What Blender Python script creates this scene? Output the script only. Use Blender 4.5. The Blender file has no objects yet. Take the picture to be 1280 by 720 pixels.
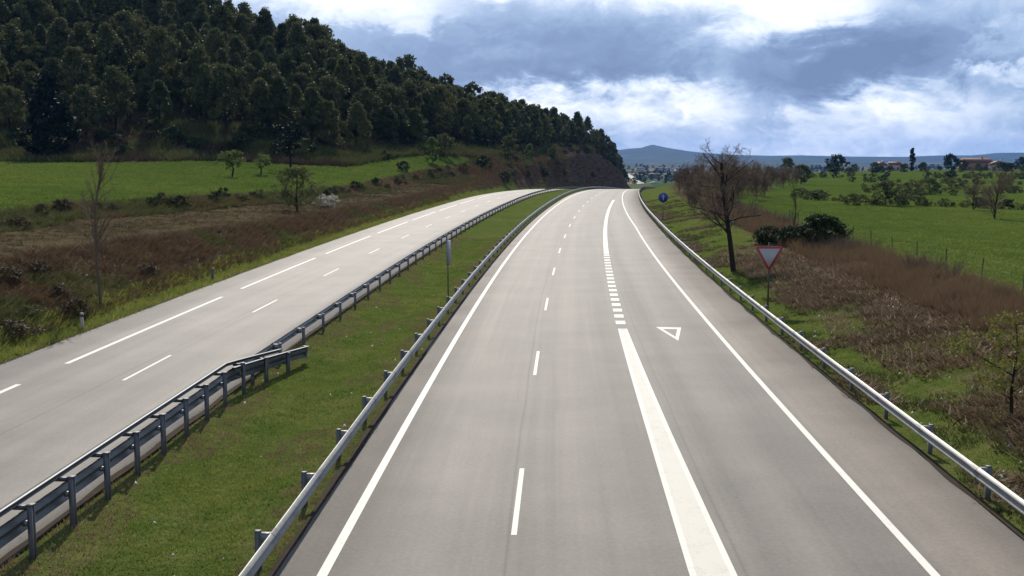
import bpy, math, random
import numpy as np
from mathutils import Vector, Matrix
from mathutils.geometry import delaunay_2d_cdt

SC = bpy.context.scene
COL = SC.collection
R = math.radians

# ------------------------------------------------------------------ camera
FPX, HOR, CAMH = 1400.0, 196.0, 7.8          # focal length in photo pixels, horizon row, metres above the road
PITCH = math.atan((360 - HOR) / FPX)
cam = bpy.data.cameras.new('camera')
cam.sensor_width = 36.0
cam.lens = FPX / 1280 * 36.0
cam.clip_start, cam.clip_end = 0.1, 40000
cam_o = bpy.data.objects.new('camera', cam)
cam_o.location = (0, 0, CAMH)
cam_o.rotation_euler = (math.pi / 2 - PITCH, 0, 0)
COL.objects.link(cam_o)
SC.camera = cam_o
SC.view_settings.view_transform = 'Standard'
SC.view_settings.look = 'None'
SC.view_settings.exposure = 0.45
SC.view_settings.gamma = 1.0
SC.view_settings.use_curve_mapping = False
SC.render.engine = 'CYCLES'
SC.cycles.use_denoising = True
SC.cycles.max_bounces = 5
SC.cycles.diffuse_bounces = 2
SC.cycles.glossy_bounces = 2
SC.cycles.transmission_bounces = 2
SC.cycles.transparent_max_bounces = 4
SC.cycles.volume_bounces = 0
SC.cycles.sample_clamp_indirect = 4.0

# ------------------------------------------------------------------ node helper
class NG:
    def __init__(s, tree):
        s.t = tree
    def n(s, kind, props=None, **inp):
        nd = s.t.nodes.new(kind)
        for k, v in (props or {}).items():
            setattr(nd, k, v)
        for k, v in inp.items():
            key = int(k[1:]) if k[0] == 'i' and k[1:].isdigit() else k.replace('_', ' ')
            s.put(nd.inputs[key], v)
        return nd
    def put(s, sock, v):
        if isinstance(v, bpy.types.NodeSocket):
            s.t.links.new(v, sock)
        elif isinstance(v, bpy.types.Node):
            s.t.links.new(v.outputs[0], sock)
        else:
            sock.default_value = v
    def m(s, op, a, b=0.0, c=0.0, clamp=False):
        nd = s.t.nodes.new('ShaderNodeMath')
        nd.operation = op
        nd.use_clamp = clamp
        s.put(nd.inputs[0], a); s.put(nd.inputs[1], b); s.put(nd.inputs[2], c)
        return nd.outputs[0]
    def mix(s, f, a, b, blend='MIX'):
        nd = s.t.nodes.new('ShaderNodeMix')
        nd.data_type = 'RGBA'
        nd.blend_type = blend
        s.put(nd.inputs[0], f); s.put(nd.inputs[6], a); s.put(nd.inputs[7], b)
        return nd.outputs[2]
    def noise(s, vec, scale, detail=4, rough=0.55, dist=0.0):
        nd = s.n('ShaderNodeTexNoise', Scale=scale, Detail=detail, Roughness=rough, Distortion=dist)
        if vec is not None:
            s.put(nd.inputs['Vector'], vec)
        return nd.outputs['Fac']
    def ramp(s, f, stops):
        nd = s.t.nodes.new('ShaderNodeValToRGB')
        s.put(nd.inputs[0], f)
        e = nd.color_ramp.elements
        while len(e) < len(stops):
            e.new(0.5)
        for el, (p, c) in zip(e, stops):
            el.position = p
            el.color = (*c, 1) if len(c) == 3 else c
        return nd.outputs[0]
    def step(s, f, lo, hi):
        nd = s.n('ShaderNodeMapRange', {'interpolation_type': 'SMOOTHSTEP'}, i0=f, i1=lo, i2=hi, i3=0.0, i4=1.0)
        return nd.outputs[0]

def lin(r, g, b):
    f = lambda v: (v / 255 / 12.92) if v <= 10 else ((v / 255 + 0.055) / 1.055) ** 2.4
    return (f(r), f(g), f(b))

# ------------------------------------------------------------------ world: sky with broken cloud
SUN_EL, SUN_AZ = R(38), R(-6)                   # azimuth measured from +Y towards +X
SKY = 0.1
W = bpy.data.worlds.new('World')
SC.world = W
W.use_nodes = True
g = NG(W.node_tree)
W.node_tree.nodes.clear()
sky = g.n('ShaderNodeTexSky', {'sky_type': 'NISHITA', 'sun_disc': False, 'sun_elevation': SUN_EL, 'sun_rotation': SUN_AZ,
                               'air_density': 1.0, 'dust_density': 1.5, 'ozone_density': 1.5})
tc = g.n('ShaderNodeTexCoord').outputs['Generated']
sx = g.n('ShaderNodeSeparateXYZ', i0=tc)
dx, dy, dz = sx.outputs
up = g.m('MAXIMUM', dz, 0.0)
den = g.m('ADD', up, 0.5)
pl = g.n('ShaderNodeCombineXYZ', X=g.m('DIVIDE', dx, den), Y=g.m('DIVIDE', g.m('MULTIPLY', dy, 0.95), den), Z=5.3).outputs[0]
n_big = g.noise(pl, 2.4, 6, 0.55, 0.5)
n_mid = g.noise(pl, 7.0, 9, 0.62, 0.7)
n_fin = g.noise(pl, 21.0, 8, 0.66, 0.6)
puff = g.m('ABSOLUTE', g.m('MULTIPLY_ADD', g.noise(pl, 11.0, 7, 0.6, 0.4), 2.0, -1.0))      # billowed edges
A = g.m('MULTIPLY', g.m('ARCTAN2', dx, dy), 1400)
Ee = g.m('MULTIPLY', g.m('ARCSINE', dz), 1400)
# ragged outline for the large cloud masses
A = g.m('ADD', A, g.m('ADD', g.m('MULTIPLY', g.m('SUBTRACT', n_mid, 0.5), 240), g.m('MULTIPLY', g.m('SUBTRACT', n_fin, 0.5), 70)))
Ee = g.m('ADD', Ee, g.m('ADD', g.m('MULTIPLY', g.m('SUBTRACT', n_mid, 0.5), -60), g.m('MULTIPLY', g.m('SUBTRACT', puff, 0.25), 50)))
def blob(a, e, sa, se, amp, k=0.0):
    """soft cloud mass around azimuth a, elevation e (1/1400 rad), k leans it"""
    v = g.m('SUBTRACT', Ee, e)
    u = g.m('DIVIDE', g.m('SUBTRACT', g.m('SUBTRACT', A, a), g.m('MULTIPLY', v, k)), sa)
    v = g.m('DIVIDE', v, se)
    q = g.m('ADD', g.m('MULTIPLY', u, u), g.m('MULTIPLY', v, v))
    return g.m('MULTIPLY', g.m('EXPONENT', g.m('MULTIPLY', g.m('MULTIPLY', q, q), -1.0)), amp)
val = g.m('ADD', 0.385, g.m('MULTIPLY', g.m('SUBTRACT', n_big, 0.5), 0.42))
val = g.m('ADD', val, g.m('MULTIPLY', g.m('SUBTRACT', n_mid, 0.5), 0.40))
val = g.m('ADD', val, g.m('MULTIPLY', g.m('SUBTRACT', n_fin, 0.5), 0.30))
val = g.m('ADD', val, g.m('MULTIPLY', g.m('SUBTRACT', puff, 0.25), -0.16))
for bl in ((210, 204, 150, 36, 0.27), (330, 162, 100, 38, 0.27, 0.6), (-190, 206, 270, 34, 0.42), (-150, 158, 110, 16, 0.22), (160, 60, 170, 30, 0.22), (440, 34, 260, 26, 0.12), (-60, 40, 120, 40, 0.14),
           (640, 200, 110, 22, 0.34), (600, 88, 70, 12, 0.28), (590, 124, 60, 20, 0.18), (480, 60, 110, 20, 0.12),
           (30, 112, 220, 46, -0.22), (70, 92, 170, 14, -0.10), (370, 105, 90, 44, -0.22, 0.7), (320, 60, 55, 44, -0.18, 0.5), (540, 112, 220, 38, -0.24), (620, 55, 130, 22, -0.10)):
    val = g.m('ADD', val, blob(*bl))
# paler towards the horizon
val = g.m('ADD', val, g.m('MULTIPLY', g.m('EXPONENT', g.m('MULTIPLY', g.m('MAXIMUM', g.m('MULTIPLY', dz, 1400), 0.0), -0.030)), 0.16))
K = 1 / SKY
def kc(r, gg, b, s=1.0):
    return tuple(v * s for v in lin(r, gg, b))
cl = g.ramp(val, [(0.02, kc(94, 117, 154)), (0.22, kc(114, 137, 174)), (0.40, kc(146, 168, 200)), (0.54, kc(186, 200, 222)),
                  (0.64, kc(218, 226, 238)), (0.72, kc(248, 250, 253)), (0.82, (1.0, 1.0, 1.0))])
clk = g.n('ShaderNodeVectorMath', {'operation': 'SCALE'}, i0=cl, Scale=K).outputs[0]
mixc = g.mix(0.96, sky.outputs[0], clk)
bg = g.n('ShaderNodeBackground', Color=mixc, Strength=SKY)
wo = g.n('ShaderNodeOutputWorld', Surface=bg.outputs[0])

sun = bpy.data.lights.new('sun', 'SUN')
sun.energy = 5.0
sun.angle = R(0.6)
sun.color = (1.0, 0.93, 0.82)
sun_o = bpy.data.objects.new('sun', sun)
sd = Vector((math.sin(SUN_AZ) * math.cos(SUN_EL), math.cos(SUN_AZ) * math.cos(SUN_EL), math.sin(SUN_EL)))
sun_o.rotation_euler = (-sd).to_track_quat('-Z', 'Y').to_euler()
sun_o.location = (0, 0, 60)
COL.objects.link(sun_o)

rng = np.random.default_rng(7)
random.seed(7)

# ------------------------------------------------------------------ mesh helpers
def mesh_np(name, V, F, mats=None, attrs=None, uv=None, smooth=False, mat_idx=None):
    """V (n,3), F list of face index arrays (quads or tris)"""
    me = bpy.data.meshes.new(name)
    V = np.asarray(V, np.float32)
    groups = F if isinstance(F, list) else [F]
    groups = [np.asarray(q, np.int32) for q in groups if len(q)]
    me.vertices.add(len(V))
    me.vertices.foreach_set('co', V.ravel())
    nl = sum(q.size for q in groups)
    nf = sum(len(q) for q in groups)
    me.loops.add(nl)
    me.polygons.add(nf)
    me.loops.foreach_set('vertex_index', np.concatenate([q.ravel() for q in groups]))
    tot = np.concatenate([np.full(len(q), q.shape[1], np.int32) for q in groups])
    st = np.concatenate([[0], np.cumsum(tot)[:-1]]).astype(np.int32)
    me.polygons.foreach_set('loop_start', st)
    me.polygons.foreach_set('loop_total', tot)
    if smooth:
        me.polygons.foreach_set('use_smooth', np.ones(nf, bool))
    if mat_idx is not None:
        me.polygons.foreach_set('material_index', np.asarray(mat_idx, np.int32))
    for k, a in (attrs or {}).items():
        a = np.asarray(a, np.float32)
        if a.ndim == 1:
            at = me.attributes.new(k, 'FLOAT', 'POINT'); at.data.foreach_set('value', a)
        else:
            at = me.attributes.new(k, 'FLOAT_COLOR', 'POINT'); at.data.foreach_set('color', a.ravel())
    if uv is not None:
        ul = me.uv_layers.new(name='UVMap')
        vi = np.concatenate([q.ravel() for q in groups])
        ul.data.foreach_set('uv', np.asarray(uv, np.float32)[vi].ravel())
    me.update(calc_edges=True)
    me.validate()
    for m in (mats if isinstance(mats, (list, tuple)) else [mats]):
        if m is not None:
            me.materials.append(m)
    return me

def link(name, me, parent=None, loc=None, rot=None, scale=None):
    o = bpy.data.objects.new(name, me)
    COL.objects.link(o)
    if parent is not None:
        o.parent = parent
    if loc is not None: o.location = loc
    if rot is not None: o.rotation_euler = rot
    if scale is not None: o.scale = scale
    return o

def tag(o, label=None, cat=None, group=None, kind=None):
    if label: o['label'] = label
    if cat: o['category'] = cat
    if group: o['group'] = group
    if kind: o['kind'] = kind
    return o

def thing(name, label, cat, loc=(0, 0, 0), rz=0.0, group=None):
    o = link(name, None, None, loc, (0, 0, rz))
    o.empty_display_size = 0.3
    return tag(o, label, cat, group)

class MB:
    """collects simple solids into one mesh"""
    def __init__(s):
        s.V = []; s.Q = []; s.T = []
    def add(s, v, q=(), t=()):
        b = len(s.V)
        s.V.extend(v)
        s.Q.extend([tuple(i + b for i in f) for f in q])
        s.T.extend([tuple(i + b for i in f) for f in t])
    def box(s, x0, x1, y0, y1, z0, z1):
        v = [(x0, y0, z0), (x1, y0, z0), (x1, y1, z0), (x0, y1, z0), (x0, y0, z1), (x1, y0, z1), (x1, y1, z1), (x0, y1, z1)]
        s.add(v, [(0, 3, 2, 1), (4, 5, 6, 7), (0, 1, 5, 4), (1, 2, 6, 5), (2, 3, 7, 6), (3, 0, 4, 7)])
        return s
    def tube(s, p0, p1, r0, r1, n=6, cap=True):
        p0 = np.array(p0, float); p1 = np.array(p1, float)
        d = p1 - p0
        d /= (np.linalg.norm(d) + 1e-9)
        a = np.cross(d, (0, 0, 1.0) if abs(d[2]) < 0.9 else (1.0, 0, 0))
        a /= np.linalg.norm(a); b = np.cross(d, a)
        an = [2 * math.pi * i / n for i in range(n)]
        v = [tuple(p0 + r0 * (math.cos(t) * a + math.sin(t) * b)) for t in an] + [tuple(p1 + r1 * (math.cos(t) * a + math.sin(t) * b)) for t in an]
        q = [(i, i + n, (i + 1) % n + n, (i + 1) % n) for i in range(n)]
        t = []
        if cap:
            t = [(n, n + i, n + i + 1) for i in range(1, n - 1)] + [(0, i + 1, i) for i in range(1, n - 1)]
        s.add(v, q, t)
        return s
    def prism(s, poly, axis, a0, a1):
        """poly: 2d list extruded along axis 'x','y','z'"""
        def pt(u, v, w):
            return {'y': (u, w, v), 'x': (w, u, v), 'z': (u, v, w)}[axis]
        n = len(poly)
        v = [pt(*p, a0) for p in poly] + [pt(*p, a1) for p in poly]
        q = [(i, (i + 1) % n, (i + 1) % n + n, i + n) for i in range(n)]
        t = [(0, i + 1, i) for i in range(1, n - 1)] + [(n, n + i, n + i + 1) for i in range(1, n - 1)]
        s.add(v, q, t)
        return s
    def mesh(s, name, mat, smooth=False):
        F = []
        if s.Q: F.append(np.array(s.Q))
        if s.T: F.append(np.array(s.T))
        return mesh_np(name, np.array(s.V), F, mat, smooth=smooth)
    def build(s, name, mat, parent=None, smooth=False, **k):
        return link(name, s.mesh(name, mat, smooth), parent, **k)

def vnoise(x, y, s, seed=0):
    """smooth value noise in numpy, about -1..1"""
    x = np.asarray(x, float) / s + seed * 17.3; y = np.asarray(y, float) / s + seed * 9.1
    xi = np.floor(x); yi = np.floor(y); fx = x - xi; fy = y - yi
    fx = fx * fx * (3 - 2 * fx); fy = fy * fy * (3 - 2 * fy)
    def h(a, b):
        v = np.sin(a * 127.1 + b * 311.7 + seed * 74.7) * 43758.5453
        return (v - np.floor(v)) * 2 - 1
    return (h(xi, yi) * (1 - fx) + h(xi + 1, yi) * fx) * (1 - fy) + (h(xi, yi + 1) * (1 - fx) + h(xi + 1, yi + 1) * fx) * fy

def fbm(x, y, s, seed=0, o=4):
    t = 0; a = 1.0
    for i in range(o):
        t = t + a * vnoise(x, y, s / 2 ** i, seed + i); a *= 0.5
    return t / 1.8

# ------------------------------------------------------------------ materials
def material(name):
    m = bpy.data.materials.new(name)
    m.use_nodes = True
    m.node_tree.nodes.clear()
    gg = NG(m.node_tree)
    return m, gg

def finish(gg, bsdf, disp=None):
    o = gg.n('ShaderNodeOutputMaterial', Surface=bsdf)
    return o

def bump(gg, h, strength=0.3, dist=0.05):
    return gg.n('ShaderNodeBump', Height=h, Strength=strength, Distance=dist).outputs[0]

def m_plain(name, col, rough=0.6, metal=0.0, var=0.15, scale=3.0, spec=0.5):
    m, q = material(name)
    tcn = q.n('ShaderNodeTexCoord').outputs['Object']
    nz = q.noise(tcn, scale, 5, 0.6)
    c = q.mix(nz, tuple(v * (1 - var) for v in col) + (1,), tuple(min(1, v * (1 + var)) for v in col) + (1,))
    b = q.n('ShaderNodeBsdfPrincipled', Base_Color=c, Roughness=rough, Metallic=metal)
    b.inputs['Specular IOR Level'].default_value = spec
    finish(q, b.outputs[0])
    return m

def m_leaf(name, c0, c1, trans=0.25, rough=0.7, patch=0.0):
    """foliage: per-instance and per-clump variation, a little light through the leaf"""
    m, q = material(name)
    at = q.n('ShaderNodeAttribute', {'attribute_name': 'rnd'}).outputs['Fac']
    oi = q.n('ShaderNodeObjectInfo').outputs['Random']
    f = q.m('MULTIPLY_ADD', oi, 0.5, q.m('MULTIPLY', at, 0.55), clamp=True)
    if patch:
        wp = q.n('ShaderNodeNewGeometry').outputs['Position']
        pn_ = q.m('ADD', q.noise(wp, patch, 4, 0.6), q.m('MULTIPLY', q.noise(wp, patch * 7, 3, 0.6), 0.5))
        f = q.m('ADD', f, q.m('MULTIPLY', q.m('SUBTRACT', pn_, 0.75), 1.8), clamp=True)
    c = q.mix(f, (*c0, 1), (*c1, 1))
    b = q.n('ShaderNodeBsdfPrincipled', Base_Color=c, Roughness=rough)
    b.inputs['Specular IOR Level'].default_value = 0.08
    t = q.n('ShaderNodeBsdfTranslucent', Color=c)
    mx = q.n('ShaderNodeMixShader', Fac=trans)
    q.put(mx.inputs[1], b.outputs[0]); q.put(mx.inputs[2], t.outputs[0])
    finish(q, mx.outputs[0])
    return m

def m_asphalt(name, tint, streaks):
    m, q = material(name)
    uv = q.n('ShaderNodeUVMap', {'uv_map': 'UVMap'}).outputs[0]
    s2 = q.n('ShaderNodeSeparateXYZ', i0=uv)
    u, v = s2.outputs[0], s2.outputs[1]
    pos = q.n('ShaderNodeNewGeometry').outputs['Position']
    wob = q.m('MULTIPLY', q.m('SUBTRACT', q.noise(q.n('ShaderNodeCombineXYZ', Y=q.m('MULTIPLY', v, 0.03)).outputs[0], 1.0, 3), 0.5), 0.5)
    uu = q.m('ADD', u, wob)
    str_ = q.noise(q.n('ShaderNodeCombineXYZ', X=q.m('MULTIPLY', uu, 0.9), Y=q.m('MULTIPLY', v, 0.012)).outputs[0], 1.0, 4, 0.6)
    fstr = q.noise(q.n('ShaderNodeCombineXYZ', X=q.m('MULTIPLY', uu, 5.0), Y=q.m('MULTIPLY', v, 0.05)).outputs[0], 1.0, 4, 0.65)
    pat = q.noise(pos, 0.25, 5, 0.6)
    fine = q.noise(pos, 9.0, 4, 0.75)
    grit = q.noise(pos, 60.0, 3, 0.8)
    val = q.m('ADD', 0.5, q.m('MULTIPLY', q.m('SUBTRACT', str_, 0.5), 0.60))
    val = q.m('ADD', val, q.m('MULTIPLY', q.m('SUBTRACT', fstr, 0.5), 0.12))
    val = q.m('ADD', val, q.m('MULTIPLY', q.m('SUBTRACT', pat, 0.5), 0.75))
    val = q.m('ADD', val, q.m('MULTIPLY', q.m('SUBTRACT', fine, 0.5), 0.75))
    val = q.m('ADD', val, q.m('MULTIPLY', q.m('SUBTRACT', grit, 0.5), 0.95))
    for c0, wd, amp in streaks:
        d = q.m('DIVIDE', q.m('SUBTRACT', uu, c0), wd)
        val = q.m('ADD', val, q.m('MULTIPLY', q.m('EXPONENT', q.m('MULTIPLY', q.m('MULTIPLY', d, d), -1.0)), amp))
    c = q.ramp(val, [(0.0, tuple(t * 0.45 for t in tint)), (0.5, tint), (1.0, tuple(t * 1.6 for t in tint))])
    c = q.mix(q.m('MULTIPLY', q.step(uu, 11.5, 11.9), 0.8), c, q.mix(1.0, c, (1.62, 1.57, 1.45, 1), 'MULTIPLY'))
    b = q.n('ShaderNodeBsdfPrincipled', Base_Color=c, Roughness=q.m('MULTIPLY_ADD', fstr, -0.06, 0.76))
    b.inputs['Specular IOR Level'].default_value = 0.25
    q.put(b.inputs['Normal'], bump(q, grit, 0.35, 0.01))
    finish(q, b.outputs[0])
    return m

def m_paint(name, col=(0.54, 0.505, 0.44), wear=0.5):
    m, q = material(name)
    pos = q.n('ShaderNodeNewGeometry').outputs['Position']
    a = q.noise(pos, 1.3, 6, 0.7)
    b_ = q.noise(pos, 14.0, 4, 0.75)
    w = q.m('ADD', q.m('MULTIPLY', a, 0.6), q.m('MULTIPLY', b_, 0.5))
    d_ = q.noise(pos, 45.0, 3, 0.8)
    w = q.m('ADD', w, q.m('MULTIPLY', q.m('SUBTRACT', d_, 0.5), 0.5))
    f = q.step(w, 0.62 - 0.12 * wear, 0.92 - 0.15 * wear)
    c = q.mix(q.m('MULTIPLY', f, min(1.0, wear * 1.3), clamp=True), (*col, 1), (0.20, 0.18, 0.155, 1))
    b = q.n('ShaderNodeBsdfPrincipled', Base_Color=c, Roughness=0.75)
    b.inputs['Specular IOR Level'].default_value = 0.25
    finish(q, b.outputs[0])
    return m

def m_zinc(name, col=(0.205, 0.20, 0.186), rough=0.50, metal=0.35):
    m, q = material(name)
    pos = q.n('ShaderNodeNewGeometry').outputs['Position']
    a = q.noise(pos, 2.0, 6, 0.7)
    b_ = q.noise(pos, 22.0, 4, 0.7)
    f = q.m('ADD', q.m('MULTIPLY', a, 0.7), q.m('MULTIPLY', b_, 0.4))
    c = q.ramp(f, [(0.30, tuple(v * 0.45 for v in col)), (0.6, col), (0.95, tuple(min(1, v * 1.3) for v in col))])
    b = q.n('ShaderNodeBsdfPrincipled', Base_Color=c, Roughness=q.m('MULTIPLY_ADD', b_, 0.25, rough - 0.1), Metallic=metal)
    finish(q, b.outputs[0])
    return m

M = {}
M['asphalt'] = m_asphalt('worn_asphalt', (0.112, 0.098, 0.083), [(4.9, 0.42, 0.16), (3.75, 0.22, -0.10), (3.40, 0.035, -0.30), (6.3, 0.5, -0.06), (1.0, 0.45, -0.08), (2.3, 0.4, 0.05), (8.5, 0.35, -0.12), (9.5, 0.35, 0.10), (10.6, 0.3, -0.10), (7.95, 0.03, -0.22), (13.0, 0.6, 0.05)])
M['asphalt_left'] = m_asphalt('worn_asphalt_far_side', (0.118, 0.104, 0.089), [(-11.3, 0.04, -0.28), (-12.6, 0.4, 0.12), (-13.9, 0.35, -0.08), (-9.6, 0.4, -0.08), (-8.4, 0.4, 0.08), (-15.4, 0.4, 0.05)])
M['paint'] = m_paint('road_paint')
M['paint_worn'] = m_paint('road_paint_worn', (0.46, 0.43, 0.365), 0.55)
M['zinc'] = m_zinc('galvanised_steel')
M['zinc_lap'] = m_zinc('galvanised_lap', (0.19, 0.185, 0.172), 0.55, 0.35)
M['zinc_post'] = m_zinc('galvanised_post', (0.12, 0.12, 0.12), 0.6, 0.5)
M['zinc_dark'] = m_zinc('weathered_steel', (0.075, 0.078, 0.08), 0.5, 0.5)
M['sign_white'] = m_plain('sign_white', (0.29, 0.27, 0.24), 0.45, var=0.06)
M['sign_red'] = m_plain('sign_red', (0.27, 0.018, 0.02), 0.4, var=0.1)
M['sign_blue'] = m_plain('sign_blue', (0.012, 0.03, 0.20), 0.4, var=0.1)
M['sign_back'] = m_zinc('sign_back', (0.20, 0.22, 0.25), 0.5, 0.4)
M['bark'] = m_plain('bark', (0.055, 0.042, 0.032), 0.9, var=0.5, scale=9.0, spec=0.1)
M['bark_dark'] = m_plain('dark_bark', (0.025, 0.020, 0.016), 0.9, var=0.4, scale=9.0, spec=0.1)
M['twig_red'] = m_leaf('red_brown_twigs', (0.095, 0.062, 0.040), (0.190, 0.130, 0.082), 0.0, 0.85)
M['twig_grey'] = m_leaf('grey_brown_twigs', (0.09, 0.0644, 0.0442), (0.1725, 0.1232, 0.0806), 0.0, 0.85)
M['pine'] = m_leaf('pine_needles', (0.028, 0.036, 0.012), (0.118, 0.118, 0.040), 0.2)
M['pine_dark'] = m_leaf('dark_needles', (0.0084, 0.014, 0.0072), (0.0196, 0.0266, 0.012), 0.04)
M['leaf_fresh'] = m_leaf('fresh_leaves', (0.0715, 0.1105, 0.0242), (0.1365, 0.169, 0.0385), 0.3)
M['leaf_olive'] = m_leaf('olive_leaves', (0.0585, 0.0715, 0.022), (0.104, 0.1105, 0.0374), 0.25)
M['leaf_dark'] = m_leaf('dark_leaves', (0.0168, 0.028, 0.0099), (0.0392, 0.0532, 0.0165), 0.12)
M['leaf_yellow'] = m_leaf('yellow_green_leaves', (0.10, 0.115, 0.022), (0.17, 0.17, 0.035), 0.3)
M['blossom'] = m_leaf('white_blossom', (0.20, 0.18, 0.14), (0.42, 0.39, 0.33), 0.2)
M['grass'] = m_leaf('grass_blades', (0.068, 0.122, 0.018), (0.250, 0.240, 0.058), 0.35, patch=0.5)
M['crop'] = m_leaf('young_crop', (0.050, 0.108, 0.014), (0.190, 0.215, 0.042), 0.3, patch=0.045)
M['grass_dry'] = m_leaf('dry_grass_blades', (0.1313, 0.0984, 0.0462), (0.25, 0.186, 0.0935), 0.25)
M['scrub'] = m_leaf('dry_scrub', (0.085, 0.052, 0.027), (0.205, 0.132, 0.070), 0.15)
M['scrub_green'] = m_leaf('rough_green_scrub', (0.051, 0.0608, 0.0196), (0.1275, 0.1248, 0.0392), 0.15)
M['leaf_brown'] = m_leaf('brown_leaves', (0.042, 0.030, 0.018), (0.088, 0.064, 0.036), 0.1)
M['tall_steel'] = m_zinc('dark_weathered_beam', (0.10, 0.10, 0.096), 0.40, 0.4)
M['terrace_weed'] = m_leaf('olive_weeds', (0.040, 0.036, 0.016), (0.095, 0.082, 0.036), 0.2)
M['stone'] = m_plain('pale_stone', (0.42, 0.39, 0.34), 0.8, var=0.3)
M['wood'] = m_plain('weathered_wood', (0.10, 0.085, 0.065), 0.85, var=0.4, scale=6)
M['wall_cream'] = m_plain('cream_render', (0.36, 0.30, 0.23), 0.85, var=0.15, scale=0.6)
M['wall_white'] = m_plain('white_render', (0.42, 0.40, 0.37), 0.85, var=0.12, scale=0.6)
M['wall_brick'] = m_plain('brown_brickwork', (0.26, 0.14, 0.08), 0.9, var=0.25, scale=0.8)
M['roof'] = m_plain('clay_tile_roof', (0.15, 0.07, 0.045), 0.85, var=0.3, scale=0.8)
M['glass_dark'] = m_plain('dark_window', (0.02, 0.022, 0.026), 0.2, var=0.1)
M['shed_green'] = m_plain('green_sheet', (0.05, 0.22, 0.17), 0.5, var=0.15)

# ------------------------------------------------------------------ road alignment (metres; d runs away from the camera)
def L1(d):
    d = np.asarray(d, float)
    return 1.943e-4 * d * d + 0.02798 * d - 4.206
def zr(d):
    d = np.asarray(d, float)
    c = np.clip(d, 200, 420) - 200
    return -(c * c) / (2 * 5190) - np.maximum(d - 420, 0) * (220 / 5190)
def o_le(d):  return -np.minimum(16.0 + 0.0160 * np.clip(d, -80, 400), 19.6)      # left carriageway, outer edge
def o_ll(d):  return o_le(d) + 2.45
def o_ls(d):  return -(10.3 + 0.0135 * np.clip(d, -80, 230))
def o_lre(d): return -(6.25 + 0.0078 * np.clip(d, -80, 330))                       # left carriageway, median edge
def o_mre(d): return -0.90 - 0.004 * np.clip(np.asarray(d, float) - 200, 0, 300)  # right carriageway, median edge
def o_r(d):   return 11.5 - 0.013 * np.clip(np.asarray(d, float) - 125, 0, 250)   # right edge line
def o_re(d):  return np.where(np.asarray(d, float) < 130, 14.0, 14.0 - 0.006 * (np.clip(d, 130, 330) - 130)) + 0.0
def X(of, d): return L1(d) + of(d)

# ------------------------------------------------------------------ terrain as a triangulated set of break lines
PTS = []
def brk(pts, sp=6.0):
    """pts: (x, y, z) break line, densified"""
    pts = [np.array(p, float) for p in pts]
    for a, b in zip(pts, pts[1:]):
        n = max(1, int(np.linalg.norm((b - a)[:2]) / sp))
        for i in range(n):
            PTS.append(a + (b - a) * i / n)
    PTS.append(pts[-1])
def pix(px, py, d=None, z=None):
    """photo pixel + distance (or height) -> point"""
    sxx = (px - 640) / FPX; s = (HOR - py) / FPX
    if d is None:
        d = (z - CAMH) / s
    return (sxx * d, d, CAMH + s * d)

ds = list(np.arange(-60, 200, 5.0)) + list(np.arange(200, 700, 10.0))
for of, dl, dzv in ((o_le, -0.02, -0.03), (o_le, 0.5, -0.4), (o_lre, 0.02, -0.03), (o_lre, -0.5, -0.4), (o_mre, -0.02, -0.03), (o_mre, 0.5, -0.4), (o_re, 0.02, -0.03), (o_re, -0.5, -0.4)):
    for d in ds:
        PTS.append(np.array((float(X(of, d)) + dl, d, float(zr(d)) + dzv)))
for d in ds:
    a, b = float(X(o_lre, d)), float(X(o_mre, d))
    PTS.append(np.array(((a + b) / 2, d, float(zr(d)) - 0.22)))
    PTS.append(np.array((float(X(o_le, d)) - 1.3, d, float(zr(d)) - 0.02)))
    PTS.append(np.array((float(X(o_re, d)) + 1.6, d, float(zr(d)) - 0.08)))
    if d < 400:
        z0 = float(zr(d))
        PTS.append(np.array((float(X(o_re, d)) + 5.5, d, z0 + 0.75)))
        PTS.append(np.array((float(X(o_re, d)) + 10.5, d, z0 * 0.4 + 1.5)))
        PTS.append(np.array((float(X(o_re, d)) + 14.0, d, z0 * 0.2 + 1.15)))
le = lambda d, w, z: (float(X(o_le, d)) - w, d, z)
T1 = [le(-60, 7.5, 3.0), le(20, 7.2, 2.9), le(56, 6.9, 2.6), le(67, 6.2, 2.6), le(82, 5.5, 2.3), le(118, 4.4, 1.7), le(150, 4.2, 1.5), le(177, 3.6, 1.6),
      le(215, 3.8, 2.0), (-7.4, 260, 2.4), (2.0, 317, 3.6), le(360, 3.4, 5.8), (17.8, 415, 7.4), (35.5, 505, 8.2), (47.5, 550, 5.5), (56.5, 590, 1.0), (62.5, 620, -5.5), (72, 660, -14.0)]
T2 = [(-46, -60, 3.2), (-42, 20, 3.1), (-35.5, 76, 2.7), (-34.8, 94, 2.7), (-32, 112, 2.5), (-29.4, 133, 2.2), (-25.8, 150, 2.0), (-22.4, 184, 2.0), (-18.6, 218, 2.4), (-11.5, 262, 3.2)]
T3 = [(-50, -60, 4.6), (-46, 20, 4.4), (-39, 86, 3.75), (-37, 100, 3.8), (-34.3, 112, 3.8), (-31.5, 131, 3.4), (-28.6, 150, 3.2), (-25.6, 176, 3.2), (-23.5, 200, 3.6), (-21.5, 225, 4.2), (-17.5, 250, 5.0), (-12, 280, 6.0)]
T4 = [(-190, 160, 7.5), (-120, 195, 7.0), (-91, 200, 6.8), (-74, 200, 6.8), (-58, 210, 7.2), (-43, 215, 6.4), (-33, 222, 5.9), (-24, 265, 8.4), (-9, 295, 8.0), (5.4, 380, 8.1), (27, 470, 11.0), (41, 540, 9.6)]
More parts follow.
